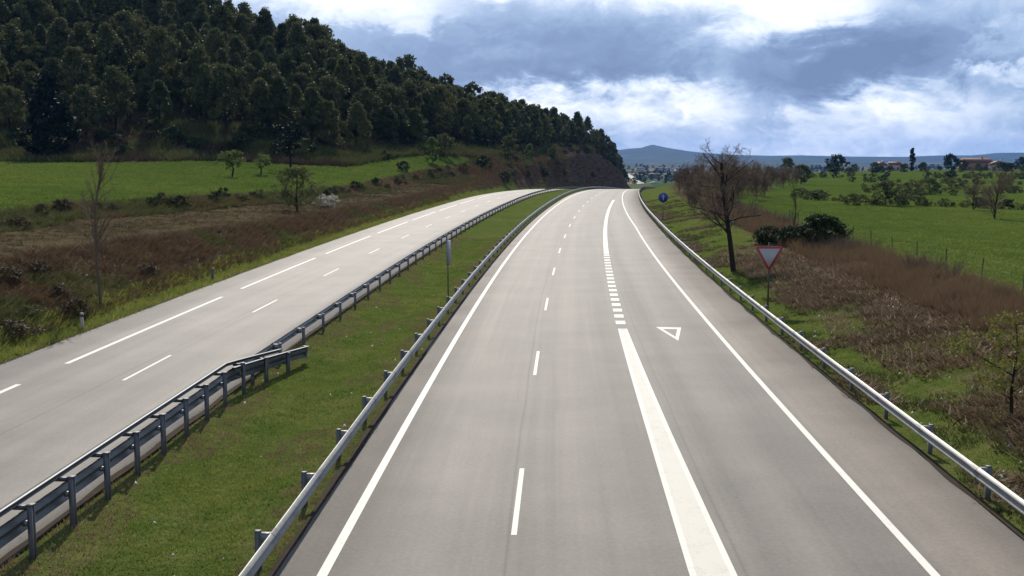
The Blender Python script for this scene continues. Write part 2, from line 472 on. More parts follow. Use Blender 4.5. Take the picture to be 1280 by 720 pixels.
T5 = [(-220, 200, 19), (-140, 235, 16), (-110, 240, 15.5), (-89, 240, 15.3), (-65, 245, 15.3), (-50, 250, 12.5), (-36, 265, 11.0), (-22, 310, 12.0), (-2, 362, 10.6), (16, 445, 12.2), (33, 522, 13.0), (46, 572, 8.0)]
T6 = [(-360, 330, 110), (-260, 370, 95), (-200, 380, 82), (-167, 368, 72), (-133, 362, 61), (-95, 360, 48), (-78, 365, 43), (-58, 374, 33), (-34, 396, 26), (-18, 420, 21.5), (0, 452, 17.5), (21, 505, 14), (39, 562, 9.5), (50, 602, 5.5)]
for ln, sp in ((T1, 6), (T2, 7), (T3, 7), (T5, 12), (T6, 15)):
    brk(ln, sp)
brk(T4, 8)
# low terraces between the field and the wood
t4 = np.array(T4[1:8]); t5 = np.array(T5[1:8])
for fr, dzv in ((0.28, 0.10), (0.36, 0.42), (0.62, 0.48), (0.70, 0.80)):
    brk([(*(p[:2] + (q[:2] - p[:2]) * fr), p[2] + (q[2] - p[2]) * dzv) for p, q in zip(t4, t5)], 7)
brk([(p[0] - 12, p[1] + 90, p[2] - 16) for p in T6], 30)
for x, y, z in ((-420, -60, 30), (-300, 60, 25), (-150, -60, 6), (-110, 60, 6), (-90, 120, 6.2), (-260, 600, 40), (-40, 640, 0), (60, 760, -20), (-420, 500, 70), (-400, 900, 0), (-1500, 200, 60), (-1500, 1500, 0), (-150, 900, -15),
                (60, -60, 0.6), (45, 60, 0.5), (60, 120, 0.4), (90, 180, 0.2), (140, 320, 0.0), (70, 240, 0.4), (75, 330, -0.1), (84, 400, -0.3), (150, 450, 0.0), (112, 520, -0.5), (220, 600, 0.0), (135, 640, -2), (170, 740, -3), (300, 780, -0.5), (420, 700, 0.5), (300, 400, 0.2), (250, 150, 0.2),
                (600, 900, -1), (600, 400, 1), (900, 700, 1), (500, 100, 1), (1500, 200, 2), (1500, 1200, -3), (300, 1000, -10), (150, 900, -22), (100, 1000, -26), (700, 1400, -22), (0, 1400, -30), (350, 1500, -30), (1000, 2000, -30), (-800, 2200, -25),
                (0, 3000, -31), (1500, 3200, -31), (-2000, 3500, -30), (-9000, -60, 20), (9000, -60, 10), (-9000, 11000, -32), (9000, 11000, -32), (0, 6000, -32), (-5000, 4000, -30), (5000, 4000, -31), (0, 11000, -32), (4000, 1500, -5), (-4000, 1500, 10)):
    PTS.append(np.array((x, y, z), float))
PT = np.array(PTS)
_, keep = np.unique(np.round(PT[:, :2] / 0.35).astype(int), axis=0, return_index=True)
PT = PT[np.sort(keep)]
dv, de, df, ov, oe, of_ = delaunay_2d_cdt([Vector((p[0], p[1])) for p in PT], [], [], 0, 1e-5)
TV = np.array([(v.x, v.y, PT[o[0]][2] if o else 0.0) for v, o in zip(dv, ov)])
TF = np.array([tuple(f) for f in df if len(f) == 3])

def tin(x, y):
    x = np.asarray(x, float); y = np.asarray(y, float)
    sh = x.shape
    x = x.ravel(); y = y.ravel()
    od = np.argsort(y, kind='stable')
    xs, ys = x[od], y[od]
    zo = np.full(len(x), -30.0)
    a, b, c = TV[TF[:, 0]], TV[TF[:, 1]], TV[TF[:, 2]]
    y0 = np.minimum(np.minimum(a[:, 1], b[:, 1]), c[:, 1]); y1 = np.maximum(np.maximum(a[:, 1], b[:, 1]), c[:, 1])
    i0 = np.searchsorted(ys, y0 - 1e-6); i1 = np.searchsorted(ys, y1 + 1e-6)
    for k in np.nonzero(i1 > i0)[0]:
        s = slice(i0[k], i1[k])
        px, py = xs[s], ys[s]
        A_, B_, C_ = a[k], b[k], c[k]
        det = (B_[1] - C_[1]) * (A_[0] - C_[0]) + (C_[0] - B_[0]) * (A_[1] - C_[1])
        if abs(det) < 1e-12: continue
        w0 = ((B_[1] - C_[1]) * (px - C_[0]) + (C_[0] - B_[0]) * (py - C_[1])) / det
        w1 = ((C_[1] - A_[1]) * (px - C_[0]) + (A_[0] - C_[0]) * (py - C_[1])) / det
        w2 = 1 - w0 - w1
        ok = (w0 > -1e-6) & (w1 > -1e-6) & (w2 > -1e-6)
        if ok.any():
            zo[np.arange(s.start, s.stop)[ok]] = (w0 * A_[2] + w1 * B_[2] + w2 * C_[2])[ok]
    out = np.empty(len(x)); out[od] = zo
    return out.reshape(sh)

def road_gap(x, y):
    """metres from the nearest pavement edge (0 on the roads)"""
    y2 = np.clip(y, -80, 680)
    wl = X(o_le, y2) - x; wr = x - X(o_re, y2)
    m0 = x - X(o_lre, y2); m1 = X(o_mre, y2) - x
    med = np.where((m0 > 0) & (m1 > 0), np.minimum(m0, m1), 0)
    return np.maximum(np.maximum(wl, wr), np.maximum(med, 0)), wl, wr

def hz(x, y, smooth=True):
    x = np.asarray(x, float); y = np.asarray(y, float)
    gap, wl, wr = road_gap(x, y)
    z = tin(x, y)
    if smooth:
        r = np.clip((np.maximum(wl, wr) - 3) * 0.12, 0, 12)
        acc = z * 2
        for k in range(4):
            t = k * math.pi / 2 + 0.4
            acc = acc + tin(x + r * math.cos(t), y + r * math.sin(t))
        z = np.where(r > 0.05, acc / 6, z)
    amp = np.clip((gap - 0.3) * 0.12, 0, 1)
    steep = np.clip((wl - 1.0) / 3, 0, 1)
    z = z + amp * 0.10 * fbm(x, y, 5.0, 1) + steep * 0.22 * fbm(x, y, 3.0, 5, 3) * np.clip(1 - (wl - 30) / 20, 0.15, 1)
    z = z + np.clip((wl - 60) / 60, 0, 1) * 1.6 * fbm(x, y, 40, 9)
    z = z + np.clip((wr - 16) / 60, 0, 1) * 0.35 * fbm(x, y, 60, 11)
    # broken rock face along the cutting
    rk = np.clip((y - 285) / 30, 0, 1) * np.clip((wl - 0.8) / 2, 0, 1) * np.clip(1 - (wl - 9) / 8, 0, 1) * (y < 700)
    z = z + rk * (1.0 * fbm(x, y, 9, 21) + 0.7 * fbm(x, y, 2.5, 23, 3))
    return z

def ground(px, py, dmin=15, dmax=1500):
    """where the sight line through a photo pixel meets the terrain"""
    d = np.concatenate([np.arange(dmin, 200, 0.5), np.arange(200, dmax, 2.0)])
    d = d[(d >= dmin) & (d <= dmax)]
    x = (px - 640) / FPX * d
    zl = CAMH + (HOR - py) / FPX * d
    zz = hz(x, d)
    hit = np.nonzero(zz >= zl)[0]
    i = hit[0] if len(hit) else len(d) - 1
    return float(x[i]), float(d[i]), float(zz[i])
def at(x, y):
    return (float(x), float(y), float(hz(np.array([x]), np.array([y]))[0]))

def inpoly(x, y, poly):
    ins = np.zeros(np.shape(x), bool)
    n = len(poly)
    for i in range(n):
        x0, y0 = poly[i][:2]; x1, y1 = poly[(i + 1) % n][:2]
        if y0 == y1: continue
        c = ((y0 > y) != (y1 > y)) & (x < (x1 - x0) * (y - y0) / (y1 - y0) + x0)
        ins ^= c
    return ins

FIELD_L = [p[:2] for p in T3] + [p[:2] for p in T4[:10]][::-1]
TERRACE = [p[:2] for p in T1[:9]] + [p[:2] for p in T2[:9]][::-1]
HILL = [p[:2] for p in T5] + [(60, 640), (0, 800), (-500, 800), (-500, 150)]

# grid
us = np.concatenate([-np.geomspace(130, 9000, 36)[::-1], np.arange(-128, -44, 2.0), np.arange(-44, -24, 0.8), np.arange(-24, 34, 0.5), np.arange(34, 60, 1.0), np.arange(60, 140, 3.0), np.geomspace(143, 9000, 36)])
rows = np.concatenate([np.arange(-60, 14, 4.0), np.arange(14, 120, 0.8), np.arange(120, 330, 1.8), np.arange(330, 680, 3.5), np.geomspace(690, 11000, 60)])
U, D = np.meshgrid(us, rows)
fade = np.clip(1 - (np.abs(U) - 60) / 300, 0, 1)
GX = U + L1(np.minimum(D, 660)) * fade
GY = D
GZ = hz(GX, GY)
gap, wl, wr = road_gap(GX, GY)
jx = GX + 1.3 * fbm(GX, GY, 6, 31); jy = GY + 1.3 * fbm(GX, GY, 6, 37)
sl = np.hypot(np.gradient(GZ, axis=1) / np.maximum(np.gradient(GX, axis=1), 0.1), np.gradient(GZ, axis=0) / np.maximum(np.gradient(GY, axis=0), 0.1))
sm = lambda v, a, b: np.clip((v - a) / (b - a), 0, 1)
z_field = np.zeros_like(GX); z_verge = np.zeros_like(GX); z_scrub = np.zeros_like(GX); z_rock = np.zeros_like(GX); z_wood = np.zeros_like(GX); z_far = np.zeros_like(GX)
left, right = wl > 0, wr > 0
med = (~left) & (~right)
z_verge[med] = 1
nz1 = fbm(GX, GY, 4, 41)
lv = sm(wl + nz1 * 0.9, 3.2, 1.6)
z_verge = np.where(left, lv, z_verge)
z_scrub = np.where(left, 1 - lv, z_scrub)
ff = inpoly(jx, jy, FIELD_L) & left
z_field[ff] = 1; z_scrub[ff] = 0; z_verge[ff] = 0
tt = inpoly(jx, jy, TERRACE) & left & (wl > 4)
z_scrub[tt] *= 0.8; z_verge[tt] = 0.15
hh = inpoly(jx, jy, HILL)
z_wood[hh] = 1; z_scrub[hh] = 0; z_verge[hh] = 0
rk = left & (sl > 0.75) & (GY > 296) & (GY < 690) & (wl < 22)
z_rock[rk] = 1; z_scrub[rk] = 0; z_verge[rk] = 0; z_wood[rk] = 0
rv = sm(wr + nz1 * 1.8, 6.0, 3.0)
rv = np.maximum(rv, sm(GY + nz1 * 14, 62, 84) * sm(wr + nz1 * 2.0, 9.5, 6.5))
rf = sm(wr + nz1 * 0.8, 10.3, 11.4)
z_verge = np.where(right, rv * (1 - rf), z_verge)
z_field = np.where(right, rf, z_field)
z_scrub = np.where(right, (1 - rv) * (1 - rf), z_scrub)
fa = sm(GY, 640, 900) * np.where(left & (GY < 720), 0, 1)
z_far = fa
for q in (z_field, z_verge, z_scrub, z_wood, z_rock):
    q *= (1 - fa)
nr, nc = GX.shape
idx = np.arange(nr * nc).reshape(nr, nc)
quads = np.stack([idx[:-1, :-1], idx[:-1, 1:], idx[1:, 1:], idx[1:, :-1]], -1).reshape(-1, 4)
one = np.ones(nr * nc)
za = np.stack([z_field.ravel(), z_verge.ravel(), z_scrub.ravel(), one], -1)
zb = np.stack([z_rock.ravel(), z_wood.ravel(), z_far.ravel(), one], -1)

gm, q = material('ground_cover')
pos = q.n('ShaderNodeNewGeometry').outputs['Position']
sa = q.n('ShaderNodeSeparateColor', Color=q.n('ShaderNodeAttribute', {'attribute_name': 'zone_a'}).outputs['Color'])
sb = q.n('ShaderNodeSeparateColor', Color=q.n('ShaderNodeAttribute', {'attribute_name': 'zone_b'}).outputs['Color'])
sp = q.n('ShaderNodeSeparateXYZ', i0=pos)
n0 = q.noise(pos, 0.02, 4, 0.6); n1 = q.noise(pos, 0.11, 5, 0.6); n2 = q.noise(pos, 0.8, 5, 0.65); n3 = q.noise(pos, 5.0, 4, 0.7); n4 = q.noise(pos, 22.0, 3, 0.7)
mixn = lambda a, b, wa=0.5: q.m('ADD', q.m('MULTIPLY', a, wa), q.m('MULTIPLY', b, 1 - wa))
stripe = q.noise(q.n('ShaderNodeVectorMath', {'operation': 'MULTIPLY'}, i0=pos, i1=(0.9, 0.05, 0.3)).outputs[0], 1.0, 3, 0.6)
c_field = q.ramp(mixn(mixn(n1, n0, 0.4), mixn(mixn(n2, n3, 0.5), stripe, 0.7), 0.45), [(0.32, (0.024, 0.040, 0.008)), (0.46, (0.040, 0.064, 0.012)), (0.55, (0.062, 0.086, 0.016)), (0.66, (0.120, 0.116, 0.024))])
c_verge = q.ramp(mixn(n2, mixn(n3, n1, 0.5), 0.45), [(0.30, (0.036, 0.052, 0.012)), (0.48, (0.066, 0.090, 0.020)), (0.60, (0.105, 0.106, 0.034)), (0.76, (0.150, 0.118, 0.060))])
c_scrub = q.ramp(mixn(mixn(n2, n3, 0.6), n1, 0.7), [(0.30, (0.022, 0.015, 0.009)), (0.44, (0.056, 0.039, 0.022)), (0.55, (0.092, 0.066, 0.038)), (0.66, (0.074, 0.068, 0.028)), (0.82, (0.18, 0.135, 0.086))])
strata = q.noise(q.n('ShaderNodeVectorMath', {'operation': 'MULTIPLY'}, i0=pos, i1=(0.10, 0.10, 1.6)).outputs[0], 1.0, 6, 0.65)
c_rock = q.ramp(mixn(strata, n2, 0.65), [(0.28, (0.020, 0.014, 0.010)), (0.46, (0.060, 0.042, 0.028)), (0.60, (0.115, 0.080, 0.053)), (0.80, (0.19, 0.13, 0.085))])
c_wood = q.ramp(mixn(n2, n1, 0.5), [(0.3, (0.018, 0.016, 0.010)), (0.6, (0.05, 0.042, 0.022)), (0.8, (0.085, 0.060, 0.035))])
vor = q.n('ShaderNodeTexVoronoi', Vector=q.n('ShaderNodeVectorMath', {'operation': 'MULTIPLY'}, i0=pos, i1=(1.0, 0.6, 0.0)).outputs[0], Scale=0.006)
vs = q.n('ShaderNodeSeparateColor', Color=vor.outputs['Color'])
c_far = q.ramp(mixn(vs.outputs[0], n0, 0.75), [(0.15, (0.030, 0.042, 0.022)), (0.4, (0.060, 0.085, 0.030)), (0.55, (0.110, 0.090, 0.055)), (0.75, (0.19, 0.125, 0.080)), (0.9, (0.05, 0.06, 0.03))])
c = q.mix(sa.outputs[0], (0.05, 0.045, 0.03, 1), c_field)
c = q.mix(sa.outputs[1], c, c_verge)
c = q.mix(sa.outputs[2], c, c_scrub)
c = q.mix(sb.outputs[0], c, c_rock)
c = q.mix(sb.outputs[1], c, c_wood)
c = q.mix(sb.outputs[2], c, c_far)
gb = q.n('ShaderNodeBsdfPrincipled', Base_Color=c, Roughness=0.9)
gb.inputs['Specular IOR Level'].default_value = 0.0
q.put(gb.inputs['Normal'], bump(q, q.m('ADD', q.m('ADD', n3, q.m('MULTIPLY', n4, 0.4)), q.m('MULTIPLY', n2, 1.5)), 0.8, 0.22))
finish(q, gb.outputs[0])
gnd = link('ground', mesh_np('ground', np.stack([GX, GY, GZ], -1).reshape(-1, 3), quads, gm, {'zone_a': za, 'zone_b': zb}, smooth=True))
tag(gnd, kind='structure')

def hz(x, y, smooth=True):
    """height of the finished ground sheet (read off the grid)"""
    x = np.asarray(x, float); y = np.asarray(y, float)
    lc = L1(np.minimum(y, 660))
    u = x - lc
    for _ in range(12):
        u = x - lc * np.clip(1 - (np.abs(u) - 60) / 300, 0, 1)
    i = np.clip(np.searchsorted(rows, y) - 1, 0, len(rows) - 2); j = np.clip(np.searchsorted(us, u) - 1, 0, len(us) - 2)
    a = np.clip((y - rows[i]) / (rows[i + 1] - rows[i]), 0, 1); b = np.clip((u - us[j]) / (us[j + 1] - us[j]), 0, 1)
    return (GZ[i, j] * (1 - b) + GZ[i, j + 1] * b) * (1 - a) + (GZ[i + 1, j] * (1 - b) + GZ[i + 1, j + 1] * b) * a

# ------------------------------------------------------------------ roads and markings
def ribbon(name, fa_, fb_, d0, d1, mat, parent=None, step=4.0, cols=1, dz=0.0, skirt=0.0):
    """strip between two offset functions, with uv = (metres across, metres along)"""
    n = max(1, int(math.ceil((d1 - d0) / step)))
    d = np.linspace(d0, d1, n + 1)
    xa, xb = L1(d) + fa_(d), L1(d) + fb_(d)
    t = np.linspace(0, 1, cols + 1)
    XX = xa[:, None] + (xb - xa)[:, None] * t
    YY = np.repeat(d[:, None], cols + 1, 1)
    ZZ = zr(YY) + dz
    UU = XX - L1(YY)
    if skirt:
        XX = np.concatenate([XX[:, :1], XX, XX[:, -1:]], 1); YY = np.concatenate([YY[:, :1], YY, YY[:, -1:]], 1)
        ZZ = np.concatenate([ZZ[:, :1] - skirt, ZZ, ZZ[:, -1:] - skirt], 1); UU = np.concatenate([UU[:, :1], UU, UU[:, -1:]], 1)
    r_, c_ = XX.shape
    ix = np.arange(r_ * c_).reshape(r_, c_)
    Q = np.stack([ix[:-1, :-1], ix[:-1, 1:], ix[1:, 1:], ix[1:, :-1]], -1).reshape(-1, 4)
    me = mesh_np(name, np.stack([XX, YY, ZZ], -1).reshape(-1, 3), Q, mat, uv=np.stack([UU.ravel(), YY.ravel()], -1))
    return link(name, me, parent)

jag = lambda f, s: (lambda d: f(d) + 0.10 * fbm(np.asarray(d, float), 0 * np.asarray(d, float) + s, 2.5, s))
road_r = tag(ribbon('road_near_carriageway', jag(o_mre, 3), jag(o_re, 4), -60, 680, M['asphalt'], step=1.5, cols=6, skirt=0.3), kind='structure')
def o_left_u(f): return f
road_l = tag(ribbon('road_far_carriageway', jag(o_le, 5), jag(o_lre, 6), -60, 680, M['asphalt_left'], step=1.5, cols=5, skirt=0.3), kind='structure')
cst = lambda v: (lambda d: v + 0 * np.asarray(d, float))
off = lambda f, a: (lambda d: f(d) + a)
PZ = 0.004
ribbon('edge_line', cst(-0.10), cst(0.10), -60, 600, M['paint'], road_r, 2.0, dz=PZ)
ribbon('edge_line', off(o_r, -0.09), off(o_r, 0.09), -60, 600, M['paint'], road_r, 2.0, dz=PZ)
o_da = lambda d: 3.40 + 0.0052 * np.asarray(d, float)
k = 22.5 - 17.15 * 3
while k < 330:
    ribbon('lane_dash', off(o_da, -0.06), off(o_da, 0.06), k, k + 5.0, M['paint'], road_r, 1.25, dz=PZ)
    k += 17.15
o_g = lambda d: 7.34 + 0.0104 * np.clip(np.asarray(d, float) - 52, 0, 200)
gw = lambda d: np.interp(d, [-60, 20, 31, 50.6], [1.0, 0.45, 0.345, 0.21])
ribbon('merge_wedge_border', lambda d: o_g(d) - gw(d), lambda d: o_g(d) - gw(d) + 0.13, -60, 50.6, M['paint'], road_r, 1.5, dz=PZ)
ribbon('merge_wedge_border', lambda d: o_g(d) + gw(d) - 0.13, lambda d: o_g(d) + gw(d), -60, 50.6, M['paint'], road_r, 1.5, dz=PZ)
ribbon('merge_wedge_fill', lambda d: o_g(d) - gw(d) + 0.13, lambda d: o_g(d) + gw(d) - 0.13, -60, 50.6, M['paint_worn'], road_r, 1.5, cols=2, dz=PZ)
k = 52.0
while k < 90:
    ribbon('merge_dash', off(o_g, -0.23), off(o_g, 0.23), k, k + 1.1, M['paint'], road_r, 1.1, dz=PZ)
    k += 2.15
ribbon('merge_line', off(o_g, -0.20), off(o_g, 0.20), 90.2, 205, M['paint'], road_r, 2.0, dz=PZ)
# give-way triangle painted on the joining lane
tri = np.array([(6.64, 51.1), (7.78, 50.95), (7.1, 47.2)])
cen = tri.mean(0)
inn = cen + (tri - cen) * 0.58
TVv = np.concatenate([np.c_[tri, np.full(3, PZ)], np.c_[inn, np.full(3, PZ)]])
link('give_way_triangle', mesh_np('give_way_triangle', TVv, np.array([(0, 3, 4, 1), (1, 4, 5, 2), (2, 5, 3, 0)]), M['paint']), road_r)
# left carriageway: broken outer line, lane dashes, median line
k = 38.0 - 24.3 * 3
while k < 300:
    ribbon('outer_line_dash', off(o_ll, -0.10), off(o_ll, 0.10), k + 3.9, k + 24.3, M['paint'], road_l, 2.0, dz=PZ)
    k += 24.3
k = 38.7 - 17.3 * 4
while k < 300:
    ribbon('lane_dash', off(o_ls, -0.06), off(o_ls, 0.06), k, k + 5.0, M['paint'], road_l, 1.25, dz=PZ)
    k += 17.3
ribbon('edge_line', off(o_lre, -1.0), off(o_lre, -0.85), -60, 600, M['paint'], road_l, 2.0, dz=PZ)

M['dirt'] = m_plain('edge_dirt_and_shade', (0.030, 0.022, 0.015), 0.95, var=0.5, scale=2.5, spec=0.05)  # edge dirt, with shade under the guardrails painted into the same dark colour
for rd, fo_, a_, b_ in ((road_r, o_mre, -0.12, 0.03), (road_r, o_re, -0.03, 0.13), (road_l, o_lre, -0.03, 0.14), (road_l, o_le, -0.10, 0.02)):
    ribbon('edge_dirt_shade', jag(off(fo_, a_), 8), jag(off(fo_, b_), 9), -20, 420, M['dirt'], rd, 0.8, dz=0.012)  # dark strip: dirt at the pavement edge plus painted rail shadow

# ------------------------------------------------------------------ crash barriers
WB = [(0.000, 0.75), (0.018, 0.742), (0.070, 0.700), (0.082, 0.680), (0.070, 0.655), (0.012, 0.610), (0.004, 0.595), (0.012, 0.580), (0.070, 0.535), (0.082, 0.510), (0.070, 0.490), (0.018, 0.448), (0.000, 0.440)]
def w_profile(side, t=0.008):
    a = [(side * u, z) for u, z in WB]
    b = [(side * (u - t), z) for u, z in WB][::-1]
    return a + b
def sweep(name, prof, path, mat, parent, smooth=False):
    """prof (u,z) swept along path of (x,y,z); u is metres to the right (+x)"""
    n = len(prof)
    V = []
    for (x, y, z) in path:
        V += [(x + u, y, z + w) for u, w in prof]
    V = np.array(V)
    Q = []
    for i in range(len(path) - 1):
        for j in range(n):
            k2 = (j + 1) % n
            Q.append((i * n + j, i * n + k2, (i + 1) * n + k2, (i + 1) * n + j))
    return link(name, mesh_np(name, V, np.array(Q), mat, smooth=smooth), parent)

# C-section post, 4 m apart, with a spacer between post and beam (built at the post foot)
def post_mesh(h, w=0.12, dpt=0.10):
    mb = MB()
    mb.box(-dpt / 2, dpt / 2, -w / 2, -w / 2 + 0.012, -0.5, h)
    mb.box(-dpt / 2, dpt / 2, w / 2 - 0.012, w / 2, -0.5, h)
    mb.box(-dpt / 2, -dpt / 2 + 0.012, -w / 2 + 0.012, w / 2 - 0.012, -0.5, h)
    mb.box(-dpt / 2 - 0.004, dpt / 2 + 0.004, -w / 2 - 0.004, w / 2 + 0.004, h, h + 0.012)
    return mb.mesh('post', M['zinc_post'])
def spacer_mesh(side, gapw):
    mb = MB()
    a, b = sorted((side * 0.06, side * (0.06 + gapw)))
    mb.box(a, b, -0.06, 0.06, 0.50, 0.512)
    mb.box(a, b, -0.06, 0.06, 0.688, 0.70)
    mb.box(a, b, -0.06, -0.052, 0.512, 0.688)
    return mb.mesh('spacer', M['zinc'])
POST = post_mesh(0.73)
SPACER = {s: spacer_mesh(s, 0.22) for s in (-1, 1)}
def barrier(name, label, fo, side, d0, d1, gapw=0.22, stepd=4.0, bm='zinc'):
    """fo: offset of beam back; side: +1 if the beam faces +x (traffic side)"""
    root = thing(name, label, 'guardrail', (0, 0, 0))
    dd = np.concatenate([np.arange(d0, min(d1, 200), 2.0), np.arange(max(d0, 200), d1 + 1, 5.0)])
    xs = L1(dd) + fo(dd)
    zt = zr(dd) + 0.012 * fbm(dd, dd * 0, 9, 51)
    sweep('beam', w_profile(side), np.stack([xs + 0.01 * fbm(dd, dd * 0 + 5, 7, 52), dd, zt], -1), M[bm], root)
    k = d0 + 0.7
    i = 0
    lap = [(side * (u + 0.007), z + (0.006 if j == 0 else (-0.006 if j == len(WB) - 1 else 0))) for j, (u, z) in enumerate(WB)]
    lap = lap + [(u - side * 0.005, z) for u, z in lap][::-1]
    while k < min(d1, 110):
        sweep('lap_joint', lap, [(float(L1(t_) + fo(t_)), t_, float(zr(t_))) for t_ in (k - 0.16, k + 0.16)], M['zinc_lap'], root)
        k += stepd
    k = d0 + 0.7
    while k < d1 - 0.3:
        x = float(L1(k) + fo(k)) - side * (gapw + 0.065)
        rzv = -math.atan(2 * 1.943e-4 * k + 0.028)
        p = link('post', POST, root, (x, k, float(zr(k))), (R(random.uniform(-1, 1)), R(random.uniform(-1, 1)), rzv))
        sp_ = link('spacer', SPACER[side], p)
        k += stepd
        i += 1
    return root
barrier('median_guardrail', 'galvanised guardrail along the right side of the grass median', off(o_mre, -0.10), 1, 3.9, 470)
barrier('roadside_guardrail', 'galvanised guardrail along the right shoulder beside the yield sign', off(o_re, 0.06), -1, 4.4, 430)
barrier('low_median_guardrail', 'low steel guardrail along the left side of the grass median', off(o_lre, 0.12), -1, 37.5, 450, bm='tall_steel')

# taller two-rail barrier in the foreground with a flared end
tall = thing('tall_median_barrier', 'tall dark steel barrier with two rails and flared end, left foreground', 'guardrail')
def tallx(d):
    d = np.asarray(d, float)
    return L1(d) - (5.62 + 0.013 * d) + 1.05 * np.clip((d - 36) / 6.7, 0, 1) ** 1.2
dd = np.concatenate([np.arange(-20, 36, 2.0), np.arange(36, 42.8, 0.955)])
drop = np.clip((dd - 36) / 6.7, 0, 1)
WB2 = [(0.0, 0.42), (0.02, 0.412), (0.085, 0.355), (0.095, 0.33), (0.085, 0.30), (0.015, 0.235), (0.006, 0.215), (0.015, 0.195), (0.085, 0.13), (0.095, 0.10), (0.085, 0.07), (0.02, 0.012), (0.0, 0.0)]
prof2 = [(-u, z) for u, z in WB2] + [(-(u - 0.008), z) for u, z in WB2][::-1]
sweep('lower_beam', prof2, np.stack([tallx(dd) - 0.16, dd, 0.50 - 0.36 * drop], -1), M['tall_steel'], tall)
d3 = dd[dd <= 41]
dr3 = np.clip((d3 - 36) / 5.0, 0, 1)
rp = [(-0.06, -0.05), (0.06, -0.05), (0.06, -0.03), (-0.045, -0.03), (-0.045, 0.03), (0.06, 0.03), (0.06, 0.05), (-0.06, 0.05)]
sweep('upper_rail', rp, np.stack([tallx(d3) - 0.32, d3, 1.06 - 0.36 * dr3], -1), M['zinc_dark'], tall, False)
sweep('end_rail', rp, np.stack([tallx(dd[dd >= 35.9]) - 0.05, dd[dd >= 35.9], 0.92 - 0.42 * drop[dd >= 35.9]], -1), M['zinc_dark'], tall, False)
TPOST = {}
k = 20.6 - 2 * 18
while k < 42.5:
    h = 1.10 - 0.52 * float(np.clip((k - 36) / 6.7, 0, 1))
    hk = round(h, 2)
    if hk not in TPOST:
        mb = MB()
        mb.box(-0.05, 0.05, -0.065, -0.053, -0.5, h); mb.box(-0.05, 0.05, 0.053, 0.065, -0.5, h); mb.box(-0.006, 0.006, -0.053, 0.053, -0.5, h)
        mb.box(-0.07, 0.07, -0.08, 0.08, h, h + 0.014)
        mc = MB(); mc.box(-0.34, -0.056, -0.05, 0.05, h - 0.09, h - 0.01)
        md = MB(); md.box(-0.165, -0.056, -0.05, 0.05, h - 0.42, h - 0.32)
        TPOST[hk] = (mb.mesh('post', M['zinc_post']), mc.mesh('rail_arm', M['zinc_dark']), md.mesh('beam_spacer', M['zinc']))
    a_, b_, c_ = TPOST[hk]
    p = link('post', a_, tall, (float(tallx(k)), k, float(at(tallx(k), k)[2]) + 0.0), (0, 0, -0.035 - (0.2 if k > 37 else 0)))
    if k < 41:
        link('rail_arm', b_, p)
    link('beam_spacer', c_, p)
    k += 1.93
mb = MB(); xe = float(tallx(42.75)); mb.tube((xe - 0.22, 42.75, 0.10), (xe - 0.22, 42.75, 0.55), 0.09, 0.09, 10)
mb.build('end_cap', M['zinc_dark'], tall, True)

# ------------------------------------------------------------------ signs
def rounded_tri(rr, s):
    pts = []
    for k2 in range(3):
        a = math.pi / 2 * 3 + k2 * 2 * math.pi / 3       # first corner straight down
        cx, cz = (s - rr) * math.cos(a), (s - rr) * math.sin(a)
        for j in range(-3, 4):
            b = a + j * R(60) / 3
            pts.append((cx + rr * math.cos(b), cz + rr * math.sin(b)))
    return pts
gx, gy, gz = at(13.05, 56.6)
ys = thing('yield_sign', 'white triangular yield sign with red border behind the right guardrail', 'sign', (gx, gy, gz), R(2))
mb = MB(); mb.box(-0.04, 0.04, 0.02, 0.06, -0.4, 3.55)
mb.build('pole', M['zinc_dark'], ys)
zc = 2.92
s_out = 0.80
def shift(pl, dzv): return [(u, v + dzv) for u, v in pl]
mb = MB(); mb.prism(shift(rounded_tri(0.06, s_out), zc), 'y', -0.006, 0.012); mb.build('border', M['sign_red'], ys)
mb = MB(); mb.prism(shift(rounded_tri(0.03, s_out * 0.76), zc), 'y', -0.012, -0.007); mb.build('face', M['sign_white'], ys)
mb = MB(); mb.prism(shift(rounded_tri(0.06, s_out), zc), 'y', 0.013, 0.019); mb.build('back_plate', M['sign_back'], ys)

gx, gy, gz = at(18.75, 139.2)
bs = thing('round_sign', 'round blue sign with white arrow on a thin pole right of road', 'sign', (gx, gy, gz), R(3))
mb = MB(); mb.box(-0.04, 0.04, 0.02, 0.07, -0.4, 3.3); mb.build('pole', M['zinc_dark'], bs)
circ = [(0.6 * math.cos(2 * math.pi * i / 28), 0.6 * math.sin(2 * math.pi * i / 28) + 2.85) for i in range(28)]
mb = MB(); mb.prism(circ, 'y', -0.006, 0.012); mb.build('disc', M['sign_blue'], bs)
ar = MB(); ar.prism([(-0.07, 2.50), (0.07, 2.50), (0.07, 2.92), (-0.07, 2.92)], 'y', -0.014, -0.007)
ar.prism([(-0.21, 2.92), (0.21, 2.92), (0.0, 3.25)], 'y', -0.014, -0.007)
ar.build('arrow', M['sign_white'], bs)

gx, gy, gz = at(-3.62, 63.8)
ms = thing('edge_on_sign', 'tall grey sign seen nearly edge-on in the grass median', 'sign', (gx, gy, gz), R(79))
mb = MB(); mb.box(-0.04, 0.04, 0.02, 0.07, -0.4, 3.05); mb.build('pole', M['zinc_dark'], ms)
pl_ = [(-0.45, 1.75), (0.45, 1.75), (0.45, 3.0), (0.40, 3.15), (-0.40, 3.15), (-0.45, 3.0)]
mb = MB(); mb.prism(pl_, 'y', -0.02, 0.015); mb.build('panel', M['sign_back'], ms)

